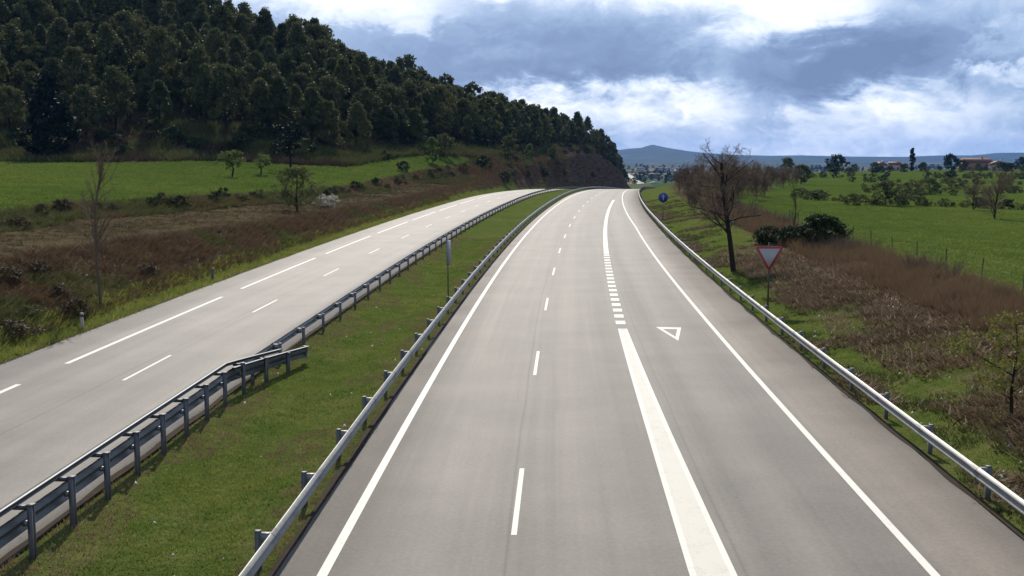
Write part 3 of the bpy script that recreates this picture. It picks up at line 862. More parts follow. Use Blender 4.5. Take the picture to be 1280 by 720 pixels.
for i, (px_, py_) in enumerate(((97, 413), (264, 350))):
    gx, gy, gz = at(*[(px_ - 640) / FPX * (CAMH * FPX / (py_ - HOR)), CAMH * FPX / (py_ - HOR)])
    t = thing('marker_post', ['short pale marker post below the tall bare sapling', 'short pale marker post on the left verge by the second long dash'][i], 'marker post', (gx, gy, gz), 0, 'verge marker posts')
    mb = MB(); mb.prism([(-0.07, -0.05), (0.07, -0.05), (0.05, 0.05), (-0.05, 0.05)], 'z', -0.3, 0.8); mb.build('body', M['zinc_post' if i else 'wall_cream'], t)
    mb = MB(); mb.box(-0.074, 0.074, -0.056, 0.056, 0.62, 0.74); mb.build('band', M['zinc_post'], t)

# ------------------------------------------------------------------ plants: generators
def rand_rot(n, rg, flat=1.0):
    v = rg.normal(size=(n, 3)); v[:, 2] *= flat
    v /= np.linalg.norm(v, axis=1)[:, None]
    w = rg.normal(size=(n, 3)); w -= (w * v).sum(1)[:, None] * v
    w /= np.linalg.norm(w, axis=1)[:, None]
    return v, w

def leaf_cloud(cent, crad, per, size, rg, squash=0.8):
    """leaf faces gathered in clumps; returns V, F(tris), rnd"""
    n = len(cent) * per
    ci = np.repeat(np.arange(len(cent)), per)
    d = rg.normal(size=(n, 3)); d /= np.linalg.norm(d, axis=1)[:, None]
    rr = rg.random(n) ** 0.5
    p = cent[ci] + d * (rr * crad[ci])[:, None] * np.array([1, 1, squash])
    a, b = rand_rot(n, rg)
    s = size * rg.uniform(0.6, 1.35, n)[:, None]
    V = np.empty((n, 3, 3))
    V[:, 0] = p + a * s * 0.6; V[:, 1] = p - a * s * 0.35 + b * s * 0.45; V[:, 2] = p - a * s * 0.35 - b * s * 0.45
    F = np.arange(n * 3).reshape(n, 3)
    rnd = np.repeat(np.clip(rg.random(len(cent))[ci] * 0.7 + rg.random(n) * 0.3, 0, 1), 3)
    return V.reshape(-1, 3), F, rnd

def tree_crown(rg, h, r, base, shape, ncl, per, size, clump):
    """clump centres on the limbs of a crown with the given outline"""
    t = rg.random(ncl) ** 0.85
    a = rg.uniform(0, 2 * math.pi, ncl)
    prof = {'cone': lambda t: (1 - t) ** 0.75 * (0.35 + 0.65 * np.minimum(1, t * 5)) + 0.05,
            'pine': lambda t: np.sqrt(np.maximum(0, 1 - ((t - 0.36) / 0.66) ** 2)),
            'round': lambda t: np.sqrt(np.maximum(0.02, 1 - ((t - 0.48) / 0.54) ** 2)),
            'column': lambda t: (1 - t) ** 0.45 * (0.5 + 0.5 * np.minimum(1, t * 4))}[shape](t)
    lob = 1 + 0.28 * np.sin(a * 2 + rg.uniform(0, 6)) + 0.22 * np.sin(a * 3 + t * 7 + rg.uniform(0, 6))
    rr = r * prof * lob * (0.35 + 0.65 * rg.random(ncl) ** 0.5)
    c_ = np.stack([rr * np.cos(a), rr * np.sin(a), base + t * (h - base) * 0.97], -1)
    return leaf_cloud(c_, clump * rg.uniform(0.7, 1.3, ncl), per, size, rg), c_

def limbs(rg, h, r0, cent, nl, lean=0.0):
    mb = MB()
    lx = lean * h
    pts = [(0, 0, -0.4), (lx * 0.15 + rg.normal() * 0.03 * h, rg.normal() * 0.02 * h, h * 0.33), (lx * 0.5 + rg.normal() * 0.03 * h, rg.normal() * 0.02 * h, h * 0.66), (lx, 0, h * 0.93)]
    rad = [r0 * 1.25, r0 * 0.85, r0 * 0.5, r0 * 0.12]
    for i in range(3):
        mb.tube(pts[i], pts[i + 1], rad[i], rad[i + 1], 7)
    for j in rg.choice(len(cent), min(nl, len(cent)), replace=False):
        c_ = cent[j]
        z0 = max(h * 0.12, c_[2] - 0.35 * math.hypot(c_[0], c_[1]) - 0.1 * h)
        f_ = min(1, z0 / (h * 0.93))
        i = min(2, int(f_ / 0.355)); l = (z0 - pts[i][2]) / (pts[i + 1][2] - pts[i][2]); l = min(max(l, 0), 1)
        p = np.array(pts[i]) * (1 - l) + np.array(pts[i + 1]) * l
        mb.tube(tuple(p), tuple(c_), r0 * 0.32 * (1 - 0.6 * f_), r0 * 0.05, 4, False)
    return mb

def leafy(seed, h, r, base, shape, ncl, per, size, clump, mat, bark, r0=None, nl=14):
    rg = np.random.default_rng(seed)
    (V, F, rn), ce = tree_crown(rg, h, r, base, shape, ncl, per, size, clump)
    crown = mesh_np('crown', V, F, mat, {'rnd': rn})
    trunk = limbs(rg, h, r0 or h * 0.022, ce, nl).mesh('trunk', bark, True)
    return trunk, crown

def plant(name, label, cat, proto, loc, s=1.0, rz=None, group=None, sz=None):
    o = thing(name, label, cat, (loc[0], loc[1], loc[2] - 0.05), random.uniform(0, 6.28) if rz is None else rz, group)
    o.scale = (s, s, s * (sz or 1.0))
    link('trunk', proto[0], o)
    link('crown', proto[1], o)
    return o

def twig_tree(seed, h, r0, spread, levels, kids, bark_mat, twig_mat, first=0.3, up=0.25, twig_w=0.02, droop=0.0, ratio=0.68, trunk_lean=(0, 0), limb=0.5):
    """leafless tree: recursive limbs as tapered tubes, finest twigs as thin tapering blades"""
    rg = np.random.default_rng(seed)
    mb = MB()
    blades = []
    def grow(p, d, ln, r, lv):
        segs = 3 if lv == 0 else 2
        q0 = np.array(p, float)
        dirv = np.array(d, float)
        rr = r
        nodes = []
        for i in range(segs):
            dirv = dirv + rg.normal(size=3) * (0.10 if lv == 0 else 0.22) + np.array([0, 0, up * (0.25 if lv else 0.1) - droop * lv * 0.1])
            dirv /= np.linalg.norm(dirv)
            q1 = q0 + dirv * ln / segs
            r1 = r * (1 - (i + 1) / segs * (0.45 if lv < levels else 0.9))
            if lv < levels - 1:
                mb.tube(tuple(q0), tuple(q1), rr, r1, 7 if lv == 0 else (5 if lv == 1 else 4), False)
            else:
                blades.append((q0.copy(), q1.copy(), max(rr, twig_w * 0.5), max(r1, twig_w * 0.25)))
            nodes.append((q0.copy(), q1.copy(), dirv.copy(), r1))
            q0 = q1; rr = r1
        if lv >= levels: return
        nk = kids[lv]
        for j in range(nk):
            t = (first if lv == 0 else 0.2) + (1 - (first if lv == 0 else 0.2)) * (j + rg.random() * 0.8) / nk
            t = min(t, 0.999)
            i = int(t * segs); l = t * segs - i
            a_, b_, dv_, rn = nodes[i]
            pp = a_ * (1 - l) + b_ * l
            side = rg.normal(size=3); side -= side.dot(dv_) * dv_; side /= np.linalg.norm(side)
            sp_ = spread * rg.uniform(0.7, 1.3)
            nd = dv_ * math.cos(sp_) + side * math.sin(sp_)
            nd[2] += up * 0.5
            nd /= np.linalg.norm(nd)
            grow(pp, nd, ln * ratio * rg.uniform(0.65, 1.1) * (1.15 - 0.45 * t if lv == 0 else 1), max(r * (1 - 0.6 * t) * limb, 0.006), lv + 1)
    grow((0, 0, -0.3), (trunk_lean[0], trunk_lean[1], 1), h * 0.78, r0, 0)
    trunk = mb.mesh('trunk', bark_mat, True)
    n = len(blades)
    P0 = np.array([b[0] for b in blades]); P1 = np.array([b[1] for b in blades]); W0 = np.array([b[2] for b in blades]); W1 = np.array([b[3] for b in blades])
    dd_ = P1 - P0; dd_ /= np.linalg.norm(dd_, axis=1)[:, None]
    sv = np.cross(dd_, rg.normal(size=(n, 3))); sv /= np.linalg.norm(sv, axis=1)[:, None]
    tv = np.cross(dd_, sv)
    V = np.stack([P0 + sv * W0[:, None], P0 - sv * W0[:, None] * 0.5 + tv * W0[:, None] * 0.87, P0 - sv * W0[:, None] * 0.5 - tv * W0[:, None] * 0.87,
                  P1 + sv * W1[:, None], P1 - sv * W1[:, None] * 0.5 + tv * W1[:, None] * 0.87, P1 - sv * W1[:, None] * 0.5 - tv * W1[:, None] * 0.87], 1).reshape(-1, 3)
    b0 = (np.arange(n) * 6)[:, None]
    Q = np.concatenate([b0 + np.array([[0, 1, 4, 3]]), b0 + np.array([[1, 2, 5, 4]]), b0 + np.array([[2, 0, 3, 5]])])
    crown = mesh_np('twigs', V, Q, twig_mat, {'rnd': np.repeat(rg.random(n), 6)})
    return trunk, crown

def plant_bare(name, label, cat, proto, loc, s=1.0, rz=0.0, group=None, sz=1.0):
    o = thing(name, label, cat, loc, rz, group)
    o.scale = (s, s, s * sz)
    link('trunk', proto[0], o)
    link('twigs', proto[1], o)
    return o

# ------------------------------------------------------------------ the wood on the hill
PINES = []
for i in range(7):
    rg = np.random.default_rng(100 + i)
    hh_ = 9.5
    PINES.append(leafy(100 + i, hh_, [2.6, 3.3, 2.9, 2.3, 3.2, 2.0, 2.7][i], hh_ * (0.10 + 0.16 * rg.random()), ['cone', 'pine', 'cone', 'pine', 'cone', 'column', 'cone'][i], 80, 90, 0.32, [0.7, 0.95, 0.75, 0.8, 0.85, 0.65, 0.7][i], M['pine'], M['bark_dark'], 0.16, 10))
pts = []
cell = {}
cand = np.stack([rng.uniform(-330, 75, 60000), rng.uniform(225, 640, 60000)], -1)
ok = inpoly(cand[:, 0], cand[:, 1], [p[:2] for p in T5] + [(64, 640), (50, 640)] + [(p[0] - 14, p[1] + 30) for p in T6[::-1]])
apx = 640 + cand[:, 0] / cand[:, 1] * FPX
ok &= (apx > -130) & (apx < 790)
for p in cand[ok]:
    r_ = 5.0
    key = (int(p[0] // 5), int(p[1] // 5))
    bad = False
    for i in (-1, 0, 1):
        for j in (-1, 0, 1):
            for q_ in cell.get((key[0] + i, key[1] + j), ()):
                if (q_[0] - p[0]) ** 2 + (q_[1] - p[1]) ** 2 < r_ * r_:
                    bad = True
    if not bad:
        cell.setdefault(key, []).append(p)
        pts.append(p)
pts = np.array(pts)
zz = hz(pts[:, 0], pts[:, 1])
order = np.argsort(np.hypot(pts[:, 0], pts[:, 1]))
near, rest = order[:296], order[296:]
for i in near:
    s = random.choice((random.uniform(0.65, 1.0), random.uniform(0.9, 1.3), random.uniform(1.2, 1.7)))
    plant('pine_tree', 'dark green pine among the front rows of the hillside wood', 'tree', PINES[random.randrange(7)], (pts[i, 0], pts[i, 1], zz[i] - 0.2), s, None, 'pines of the hillside wood', random.uniform(0.9, 1.15))
ORD = 'first second third fourth fifth sixth seventh eighth ninth tenth eleventh twelfth thirteenth fourteenth'.split()
n_pine = 0
for px_, py_, s in ((18, 172, 1.0), (112, 176, 1.15), (150, 168, 1.3), (205, 166, 1.1), (262, 160, 1.25), (286, 170, 1.45), (330, 172, 1.2), (352, 180, 1.4), (392, 184, 1.3), (412, 188, 1.1), (448, 186, 1.0), (486, 184, 1.05), (520, 182, 0.95), (585, 186, 0.9)):
    n_pine += 1
    plant('forward_pine', ORD[n_pine - 1] + ' pine from the left standing on the terraces before the wood', 'tree', PINES[random.randrange(7)], ground(px_, py_, 150, 600), s, None, 'pines standing on the terraces', random.uniform(0.95, 1.1))
# the pines further up read as one mass
def join_copies(name, protos, pos, scl, yaw, which, mat, sz=None, tilt=0.0, rg=rng):
    Vs, Fs, Rs = [], [], []
    base = 0
    for k2, (PV, PF, PR) in enumerate(protos):
        sel = np.nonzero(which == k2)[0]
        if not len(sel): continue
        c_, s_ = np.cos(yaw[sel]), np.sin(yaw[sel])
        sc_ = scl[sel][:, None]
        szz = (sz[sel][:, None] if sz is not None else 1.0)
        x_ = PV[None, :, 0] * sc_; y_ = PV[None, :, 1] * sc_; z_ = PV[None, :, 2] * sc_ * szz
        V = np.stack([x_ * c_[:, None] - y_ * s_[:, None] + pos[sel, 0:1], x_ * s_[:, None] + y_ * c_[:, None] + pos[sel, 1:2], z_ + pos[sel, 2:3]], -1)
        n, m_ = V.shape[:2]
        Vs.append(V.reshape(-1, 3))
        Fs.append((PF[None] + (np.arange(n) * m_)[:, None, None] + base).reshape(-1, PF.shape[1]))
        Rs.append(np.clip(PR[None] * 0.5 + rg.random(n)[:, None] * 0.5, 0, 1).ravel())
        base += n * m_
    me = mesh_np(name, np.concatenate(Vs), np.concatenate(Fs), mat, {'rnd': np.concatenate(Rs)})
    return me
LOW = []
for i in range(5):
    rg = np.random.default_rng(140 + i)
    (V, F, rn), ce = tree_crown(rg, 9.5, 2.7, 1.4, ['cone', 'cone', 'pine', 'column', 'cone'][i], 60, 20, 0.66, 0.75)
    LOW.append((V, F, rn))
fp = np.c_[pts[rest], zz[rest] - 0.2]
me = join_copies('distant_wood', LOW, fp, rng.uniform(0.7, 1.55, len(rest)), rng.uniform(0, 6.28, len(rest)), rng.integers(0, 5, len(rest)), M['pine'], rng.uniform(0.9, 1.15, len(rest)))
tag(link('distant_wood', me), 'dense dark pine wood covering the upper hillside', 'wood', kind='stuff')

# ------------------------------------------------------------------ single trees on the left
CEDAR = leafy(201, 15, 5.0, 1.0, 'cone', 130, 60, 0.55, 1.1, M['pine_dark'], M['bark_dark'], 0.3, 16)
gx, gy, gz = ground(66, 198)
plant('dark_conifer', 'broad nearly black conifer at the far left edge of the green field', 'tree', CEDAR, (gx, gy, gz), 1.02)
FIELDTREE = leafy(203, 4.2, 1.6, 1.5, 'round', 26, 60, 0.24, 0.55, M['leaf_fresh'], M['bark_dark'], 0.14, 12)
FIELDTREE2 = leafy(204, 3.6, 1.7, 1.4, 'round', 20, 50, 0.24, 0.5, M['leaf_fresh'], M['bark_dark'], 0.13, 12)
plant('orchard_tree', 'small fresh green tree standing in the left field', 'tree', FIELDTREE, ground(291, 221), 1.0, 0.4)
plant('orchard_tree', 'smaller thin green tree beside the dark pine in the left field', 'tree', FIELDTREE2, ground(328, 218), 0.95, 2.0)
LONEPINE = leafy(206, 8.4, 3.2, 2.2, 'pine', 48, 50, 0.38, 0.8, M['pine_dark'], M['bark_dark'], 0.2, 14)
plant('dark_pine', 'dark leaning pine with bare lower trunk at the field edge', 'tree', LONEPINE, ground(365, 213), 1.0, 0.0)
TWIGBUSH = twig_tree(207, 5.2, 0.13, 0.55, 3, (10, 9, 8), M['bark_dark'], M['leaf_olive'], 0.15, 0.5, 0.045)
SHRUBTREE = leafy(208, 4.8, 2.3, 0.5, 'round', 110, 34, 0.17, 0.45, M['leaf_olive'], M['bark_dark'], 0.10, 24)
plant('round_shrub', 'round olive brown shrub beside the white flowering bush', 'shrub', SHRUBTREE, ground(372, 264), 1.0)
BLOSSOM = leafy(209, 2.0, 1.6, 0.1, 'round', 40, 34, 0.16, 0.35, M['blossom'], M['bark'], 0.05, 16)
bl = plant('blossom_bush', 'white flowering bush on the bank below the left field', 'shrub', BLOSSOM, ground(410, 258), 1.15)
bl.scale = (1.5, 1.0, 0.75)
SAPLING = twig_tree(212, 10.2, 0.085, 0.75, 3, (34, 9, 6), M['twig_grey'], M['twig_grey'], 0.32, 0.25, 0.014, ratio=0.27)
gx, gy, gz = ground(122, 385)
plant_bare('bare_sapling', 'tall thin bare tree on the left verge above the road', 'tree', SAPLING, (gx, gy, gz), 0.96, 0.3)
# fresh bushes along the wood edge
FRESH = leafy(213, 5.0, 1.9, 0.5, 'round', 50, 44, 0.30, 0.6, M['leaf_olive'], M['bark'], 0.10, 12)
FRESH2 = leafy(214, 6.0, 1.7, 0.6, 'column', 50, 44, 0.30, 0.55, M['leaf_fresh'], M['bark'], 0.10, 12)
for px_, py_, s, pr, lb in ((541, 204, 1.0, FRESH2, 'upright light green bush at the left end of the pair below the wood'), (556, 196, 1.1, FRESH, 'tall light green bush right of the pair below the wood'),
                            (636, 196, 1.15, FRESH, 'round grey green tree on the brow above the cutting'), (662, 203, 0.95, FRESH2, 'yellow green bush on the brow left of the rock face'),
                            (690, 205, 0.9, FRESH, 'green bush on top of the rock face')):
    plant('green_bush', lb, 'bush', pr, ground(px_, py_, 200, 600), s)
DARKB = [leafy(220 + i, 3.0, 1.9, 0.1, 'round', 36, 40, 0.28, 0.55, M['leaf_dark'], M['bark_dark'], 0.08, 10) for i in range(3)]
OLIVB = [leafy(226 + i, 2.4, 1.7, 0.1, 'round', 34, 36, 0.24, 0.5, M['leaf_olive'], M['bark_dark'], 0.07, 10) for i in range(3)]
BROWNB = [leafy(230 + i, 2.2, 1.7, 0.1, 'round', 34, 40, 0.22, 0.5, M['leaf_brown'], M['bark_dark'], 0.06, 10) for i in range(3)]
# shrubs on the terraces under the wood
for i in range(54):
    px_ = random.uniform(-10, 640)
    f_ = random.uniform(0.0, 1.0)
    yb = np.interp(px_, [0, 250, 360, 450, 560, 640], [200, 199, 203, 206, 193, 190]); yt = np.interp(px_, [0, 270, 360, 450, 560, 640], [152, 152, 170, 182, 180, 186])
    pr = random.choice((DARKB, DARKB, OLIVB, BROWNB))
    plant('terrace_shrub', 'low shrub on the terraced slope between field and hillside wood', 'shrub', random.choice(pr), ground(px_, yb + (yt - yb) * f_ - 1, 120, 600), random.uniform(0.5, 1.25), None, 'shrubs on the terraces below the wood')
# dark hedge on the bank below the field and along the cutting
for i in range(76):
    d = random.uniform(62, 260)
    a = np.interp(d, [p[1] for p in T2], [p[0] for p in T2]); b = np.interp(d, [p[1] for p in T3], [p[0] for p in T3])
    t_ = random.uniform(-0.15, 0.85)
    pr = random.choice((DARKB, OLIVB, BROWNB, BROWNB))
    plant('hedge_shrub', 'low tangled shrub on the bank between dirt terrace and left field', 'shrub', random.choice(pr), at(a + (b - a) * t_, d), random.uniform(0.2, 0.48), None, 'shrubs on the bank below the left field')
for px_, py_, s, pr, lb in ((8, 352, 0.45, BROWNB[0], 'brown shrub highest at the left edge of the cut slope'), (38, 344, 0.40, BROWNB[2], 'dark brown shrub left of the tall bare sapling'), (70, 372, 0.38, BROWNB[1], 'brown shrub in the gully left of the sapling foot'),
                            (30, 398, 0.35, OLIVB[1], 'olive shrub low on the slope at the left edge'), (88, 398, 0.5, BROWNB[0], 'small dark shrub just left of the sapling foot'), (15, 425, 0.5, BROWNB[2], 'lowest brown shrub by the road at the left edge'), (180, 345, 0.45, BROWNB[1], 'small brown shrub right of the sapling on the slope')):
    plant('slope_shrub', lb, 'shrub', pr, ground(px_, py_, 30, 120), s, None, None, 0.7)
for px_, py_, s, pr, lb in ((631, 228, 0.9, DARKB[0], 'narrow dark bush on the bank at the bend'), (680, 226, 0.85, DARKB[1], 'dark bush at the left end of the rock face'), (580, 214, 0.9, OLIVB[0], 'olive bush on the brown bank near the bend'),
                            (605, 210, 1.0, DARKB[2], 'dark bush above the brown bank near the bend'), (505, 214, 0.7, DARKB[0], 'low dark bush at the right tip of the left field')):
    plant('bank_bush', lb, 'bush', pr, ground(px_, py_, 150, 500), s)
for i in range(44):
    d = random.uniform(300, 590)
    w = random.uniform(1.6, 9)
    pr = random.choice((OLIVB, BROWNB, DARKB))
    plant('rock_shrub', 'scrubby bush on the rock cutting at the far bend', 'shrub', random.choice(pr), at(float(X(o_le, d)) - w, d), random.uniform(0.5, 1.0), None, 'bushes on the rock cutting')

# ------------------------------------------------------------------ right side
BIGTREE = twig_tree(307, 8.6, 0.18, 0.98, 4, (24, 9, 7, 6), M['bark_dark'], M['twig_red'], 0.36, 0.10, 0.013, ratio=0.43, trunk_lean=(-0.12, 0), limb=0.36)
gx, gy, gz = at(15.15, 76.0)
plant_bare('bare_tree', 'leafless red brown tree with dark trunk beside the right guardrail', 'tree', BIGTREE, (gx, gy, gz), 1.08, 0.0, None, 1.08)
COPSE = [twig_tree(310 + i, 5.6, 0.08, 0.6, 3, (24, 10, 9), M['twig_red'], M['twig_red'], 0.03, 0.18, 0.026, ratio=0.60, limb=0.4) for i in range(3)]
k = 0
for px_, d, s in [(856, 205, 1.0), (866, 190, 0.9), (876, 160, 0.95), (872, 230, 1.1), (888, 185, 1.1), (884, 130, 0.8), (900, 150, 1.0), (912, 190, 1.15), (904, 225, 1.2), (922, 160, 1.0), (934, 200, 1.1), (944, 175, 0.9), (928, 240, 1.1), (952, 230, 1.0), (896, 118, 0.7), (868, 140, 0.7), (955, 190, 0.8), (962, 250, 1.0), (970, 280, 1.0), (978, 260, 0.9), (986, 300, 1.0), (945, 290, 1.1), (994, 320, 0.9), (860, 170, 0.8), (848, 215, 0.8)]:
    plant_bare('bare_shrub', 'red brown leafless shrub in the thicket behind the bare tree', 'shrub', COPSE[k % 3], at((px_ - 640) / FPX * d, d), s * 0.85, random.uniform(0, 6), 'leafless thicket behind the bare tree')
    k += 1
DBUSH = leafy(320, 2.9, 2.0, 0.05, 'round', 130, 50, 0.20, 0.55, M['leaf_dark'], M['bark_dark'], 0.08, 10)
for px_, py_, s, sz_, lb in ((1027, 309, 0.78, 1.0, 'large dark round bush at the near edge of the right field'), (990, 306, 0.60, 0.8, 'dark bush left of the large round bush at the field edge'), (961, 305, 0.6, 0.8, 'small dark bush just behind the yield sign')):
    plant('dark_bush', lb, 'bush', DBUSH, ground(px_, py_), s, None, None, sz_)
YSAP = twig_tree(322, 5.0, 0.05, 0.5, 2, (14, 6), M['bark'], M['leaf_olive'], 0.25, 0.4, 0.02, ratio=0.3)
plant_bare('thin_sapling', 'thin bare sapling rising behind the dark bushes on the right', 'tree', YSAP, ground(992, 300), 1.15, 0.0)
YB = leafy(324, 3.6, 1.5, 1.1, 'round', 40, 46, 0.10, 0.36, M['leaf_yellow'], M['bark_dark'], 0.06, 30)
plant('budding_shrub', 'yellow green budding shrub at the right edge of the picture', 'shrub', YB, at(14.3, 31.4), 0.85)
HEDGE = leafy(326, 5.2, 4.2, 0.2, 'round', 70, 50, 0.34, 0.8, M['leaf_olive'], M['bark'], 0.12, 14)
GREYB = twig_tree(328, 5.6, 0.10, 0.75, 3, (16, 9, 7), M['bark_dark'], M['twig_grey'], 0.05, 0.2, 0.03, ratio=0.6)
for px_, py_, s, sz_, pr, bare, lb in ((1106, 256, 0.78, 0.85, HEDGE, 0, 'wide pale olive bush in the middle of the right fields'), (1137, 248, 0.6, 0.9, HEDGE, 0, 'olive bush right of the wide bush between the fields'), (1066, 256, 0.32, 1.0, HEDGE, 0, 'small bush alone on the field boundary'),
                            (1160, 243, 0.7, 0.9, HEDGE, 0, 'tall scrubby bush behind the field hedge'), (1192, 236, 0.6, 0.8, HEDGE, 0, 'olive scrub bush right of the tall scrubby bush'), (1243, 273, 1.05, 1.0, GREYB, 1, 'grey leafless bush standing in the right field'),
                            (1216, 262, 0.75, 1.1, GREYB, 1, 'smaller leafless bush left of the grey bush in the field'), (1000, 247, 0.4, 0.8, HEDGE, 0, 'low bush on the far edge of the near right field'), (1022, 247, 0.45, 0.6, HEDGE, 0, 'low spreading bush left of the field corner')):
    if bare:
        plant_bare('field_bush', lb, 'bush', pr, ground(px_, py_), s, random.uniform(0, 6), None, sz_)
    else:
        plant('field_bush', lb, 'bush', pr, ground(px_, py_), s, None, None, sz_)
# hedgerows between the fields, bush by bush
n_ = 0
for (xa_, ya_, xb_, yb_, cnt, s0) in ((1000, 249, 1090, 253, 7, 0.30), (1090, 254, 1280, 262, 14, 0.36), (1060, 227, 1280, 231, 16, 0.55), (960, 222, 1110, 221, 12, 0.6), (1150, 222, 1290, 224, 12, 0.7), (1190, 244, 1290, 240, 8, 0.4)):
    for j in range(cnt):
        t_ = (j + random.random() * 0.8) / cnt
        pr = random.choice(DARKB[:1] + OLIVB + [HEDGE])
        sc_ = s0 * random.uniform(0.5, 1.2) * (0.5 if pr is HEDGE else 1.0) * 1.3
        plant('hedgerow_bush', 'low bush in the hedgerows dividing the far right fields', 'bush', pr, ground(xa_ + (xb_ - xa_) * t_, ya_ + (yb_ - ya_) * t_, 60, 900), sc_, None, 'bushes of the right field hedgerows')
# trees along the skyline of the right plain
FT = [leafy(340, 10, 4.5, 1.5, 'round', 60, 46, 0.6, 1.2, M['leaf_dark'], M['bark_dark'], 0.25, 10), leafy(341, 10, 4.2, 1.2, 'round', 60, 46, 0.6, 1.2, M['leaf_olive'], M['bark_dark'], 0.25, 10), leafy(342, 14, 1.9, 0.5, 'column', 60, 46, 0.5, 0.8, M['pine_dark'], M['bark_dark'], 0.25, 10)]
for px_, d, s, k2, lb in ((1043, 560, 0.95, 0, 'dark round tree on the skyline above the right fields'), (1137, 640, 0.95, 2, 'dark narrow cypress on the skyline'), (1186, 600, 0.92, 0, 'big dark round tree left of the red roofed farmhouse'), (1200, 620, 0.6, 0, 'small dark tree touching the farmhouse on its left'),
                          (1276, 600, 0.75, 0, 'dark tree at the right edge beyond the farmhouse'), (1000, 330, 0.55, 1, 'bright green tree at the end of the brown thicket'), (982, 520, 0.75, 1, 'green round tree behind the thicket'), (1060, 600, 0.55, 1, 'low green tree right of the dark skyline tree'),
                          (1091, 610, 0.6, 1, 'green tree left of the small white houses'), (1250, 570, 0.5, 0, 'dark tree in front of the farmhouse gable'), (1128, 600, 0.5, 1, 'green tree at the foot of the cypress'), (1150, 610, 0.5, 0, 'dark low tree right of the cypress'), (935, 560, 0.4, 0, 'small dark tree showing over the brown thicket')):
    plant('skyline_tree', lb, 'tree', FT[k2], at((px_ - 640) / FPX * d, d), s)
for j in range(40):
    px_ = random.uniform(955, 1330); d = random.uniform(560, 760)
    plant('farmland_tree', 'small tree in the distant line of trees behind the right fields', 'tree', FT[random.choice((0, 1, 1))], at((px_ - 640) / FPX * d, d), random.uniform(0.2, 0.48), None, 'distant line of farmland trees')

# wire fence along the near field
fence = thing('wire_fence', 'thin post and wire fence along the edge of the right field', 'fence')
fm = MB(); fm.tube((0, 0, -0.4), (0, 0, 1.4), 0.032, 0.028, 6); FPOST = fm.mesh('post', M['wood'])
fpts = []
for d in np.arange(30, 112, 5.2):
    p = at(float(X(o_re, d)) + 11.6, float(d)); fpts.append(p)
    link('post', FPOST, fence, p, (R(random.uniform(-4, 4)), R(random.uniform(-4, 4)), 0))
for hgt in (0.5, 0.95, 1.38):
    wv = MB()
    for a, b in zip(fpts, fpts[1:]):
        wv.tube((a[0], a[1], a[2] + hgt), (b[0], b[1], b[2] + hgt), 0.0025, 0.0025, 3, False)
    wv.build('wire', M['zinc_dark'], fence)

# ------------------------------------------------------------------ houses
def house(name, label, cx, d, w, dep, hgt, roof_h, wall, roof, rz=0.0, wins=3, storeys=2, along=True):
    x, y, z = at(cx, d)
    t = thing(name, label, 'house', (x, y, z), rz)
    mb = MB(); mb.box(-w / 2, w / 2, 0, dep, -1.0, hgt); mb.build('wall', wall, t)
    mb = MB()
    e = 0.4
    if along:
        mb.prism([(-e, hgt + 0.01), (dep + e, hgt + 0.01), (dep / 2, hgt + roof_h)], 'x', -w / 2 - e, w / 2 + e)
    else:
        mb.prism([(-w / 2 - e, hgt + 0.01), (w / 2 + e, hgt + 0.01), (0, hgt + roof_h)], 'y', -e, dep + e)
    rf_ = mb.build('roof', roof, t)
    mb = MB(); mb.box(w * 0.2, w * 0.2 + 0.8, dep / 2 - 0.4, dep / 2 + 0.4, hgt + roof_h * 0.5, hgt + roof_h + 0.9); mb.build('chimney', wall, rf_)
    for s_ in range(storeys):
        for i in range(wins):
            xx = -w / 2 + w * (i + 0.5) / wins
            zb_ = 0.9 + s_ * (hgt - 0.4) / storeys
            mb = MB(); mb.box(xx - 0.5, xx + 0.5, -0.03, 0.05, zb_, zb_ + 1.3); wn = mb.build('window', M['glass_dark'], t)
            mb = MB(); mb.box(xx - 0.62, xx + 0.62, -0.10, -0.031, zb_ - 0.12, zb_); mb.build('sill', M['wall_white'], wn)
    return t
fx = lambda px_, d: (px_ - 640) / FPX * d
house('farmhouse', 'long brown farmhouse with red tiled roof on the right skyline', fx(1221, 640), 640, 16, 9, 4.6, 2.6, M['wall_brick'], M['roof'], R(6), 4, 1)
house('farm_annex', 'cream coloured annex against the right end of the farmhouse', fx(1245, 632), 632, 8.5, 8, 3.4, 2.0, M['wall_cream'], M['roof'], R(-8), 2, 1, False)
house('cottage', 'small white gabled house left of the cypress', fx(1101, 690), 690, 6, 7, 3.6, 2.2, M['wall_white'], M['roof'], R(10), 2, 1, False)
house('cottage', 'second small pale house close to the cypress', fx(1116, 700), 700, 7, 7, 3.9, 1.8, M['wall_cream'], M['roof'], R(-14), 2, 1)
# the valley beyond the crest
for i, (px_, d, w, hgt, wall, lb) in enumerate(((832, 2700, 20, 9, 'wall_white', 'white building left in the far valley town'), (841, 2750, 16, 8, 'wall_white', 'larger white block in the far valley town'), (848, 2600, 14, 10, 'wall_white', 'rightmost white block in the far valley town'),
                                                (816, 1990, 16, 6, 'roof', 'red walled building far off beyond the crest'), (826, 3000, 24, 7, 'wall_cream', 'cream building among trees in the far valley'), (800, 3100, 22, 7, 'wall_cream', 'pale building farther left in the far valley'))):
    house('far_building', lb, fx(px_, d), d, w, 12, hgt, 3, M[wall], M['roof'], 0.2 * (i % 3 - 1), 4, 2)
x_, y_, z_ = at(fx(818, 1420), 1420)
sh = thing('roadside_shed', 'low white and green shed in the valley beyond the crest', 'shed', (x_, y_, z_))
mb = MB(); mb.box(-5, 5, 0, 8, -1, 3.6); mb.build('wall', M['shed_green'], sh)
mb = MB(); mb.prism([(-5.4, 3.61), (5.4, 3.61), (5.4, 4.0), (0, 5.2), (-5.4, 4.0)], 'y', -0.4, 8.4); mb.build('roof', M['wall_white'], sh)
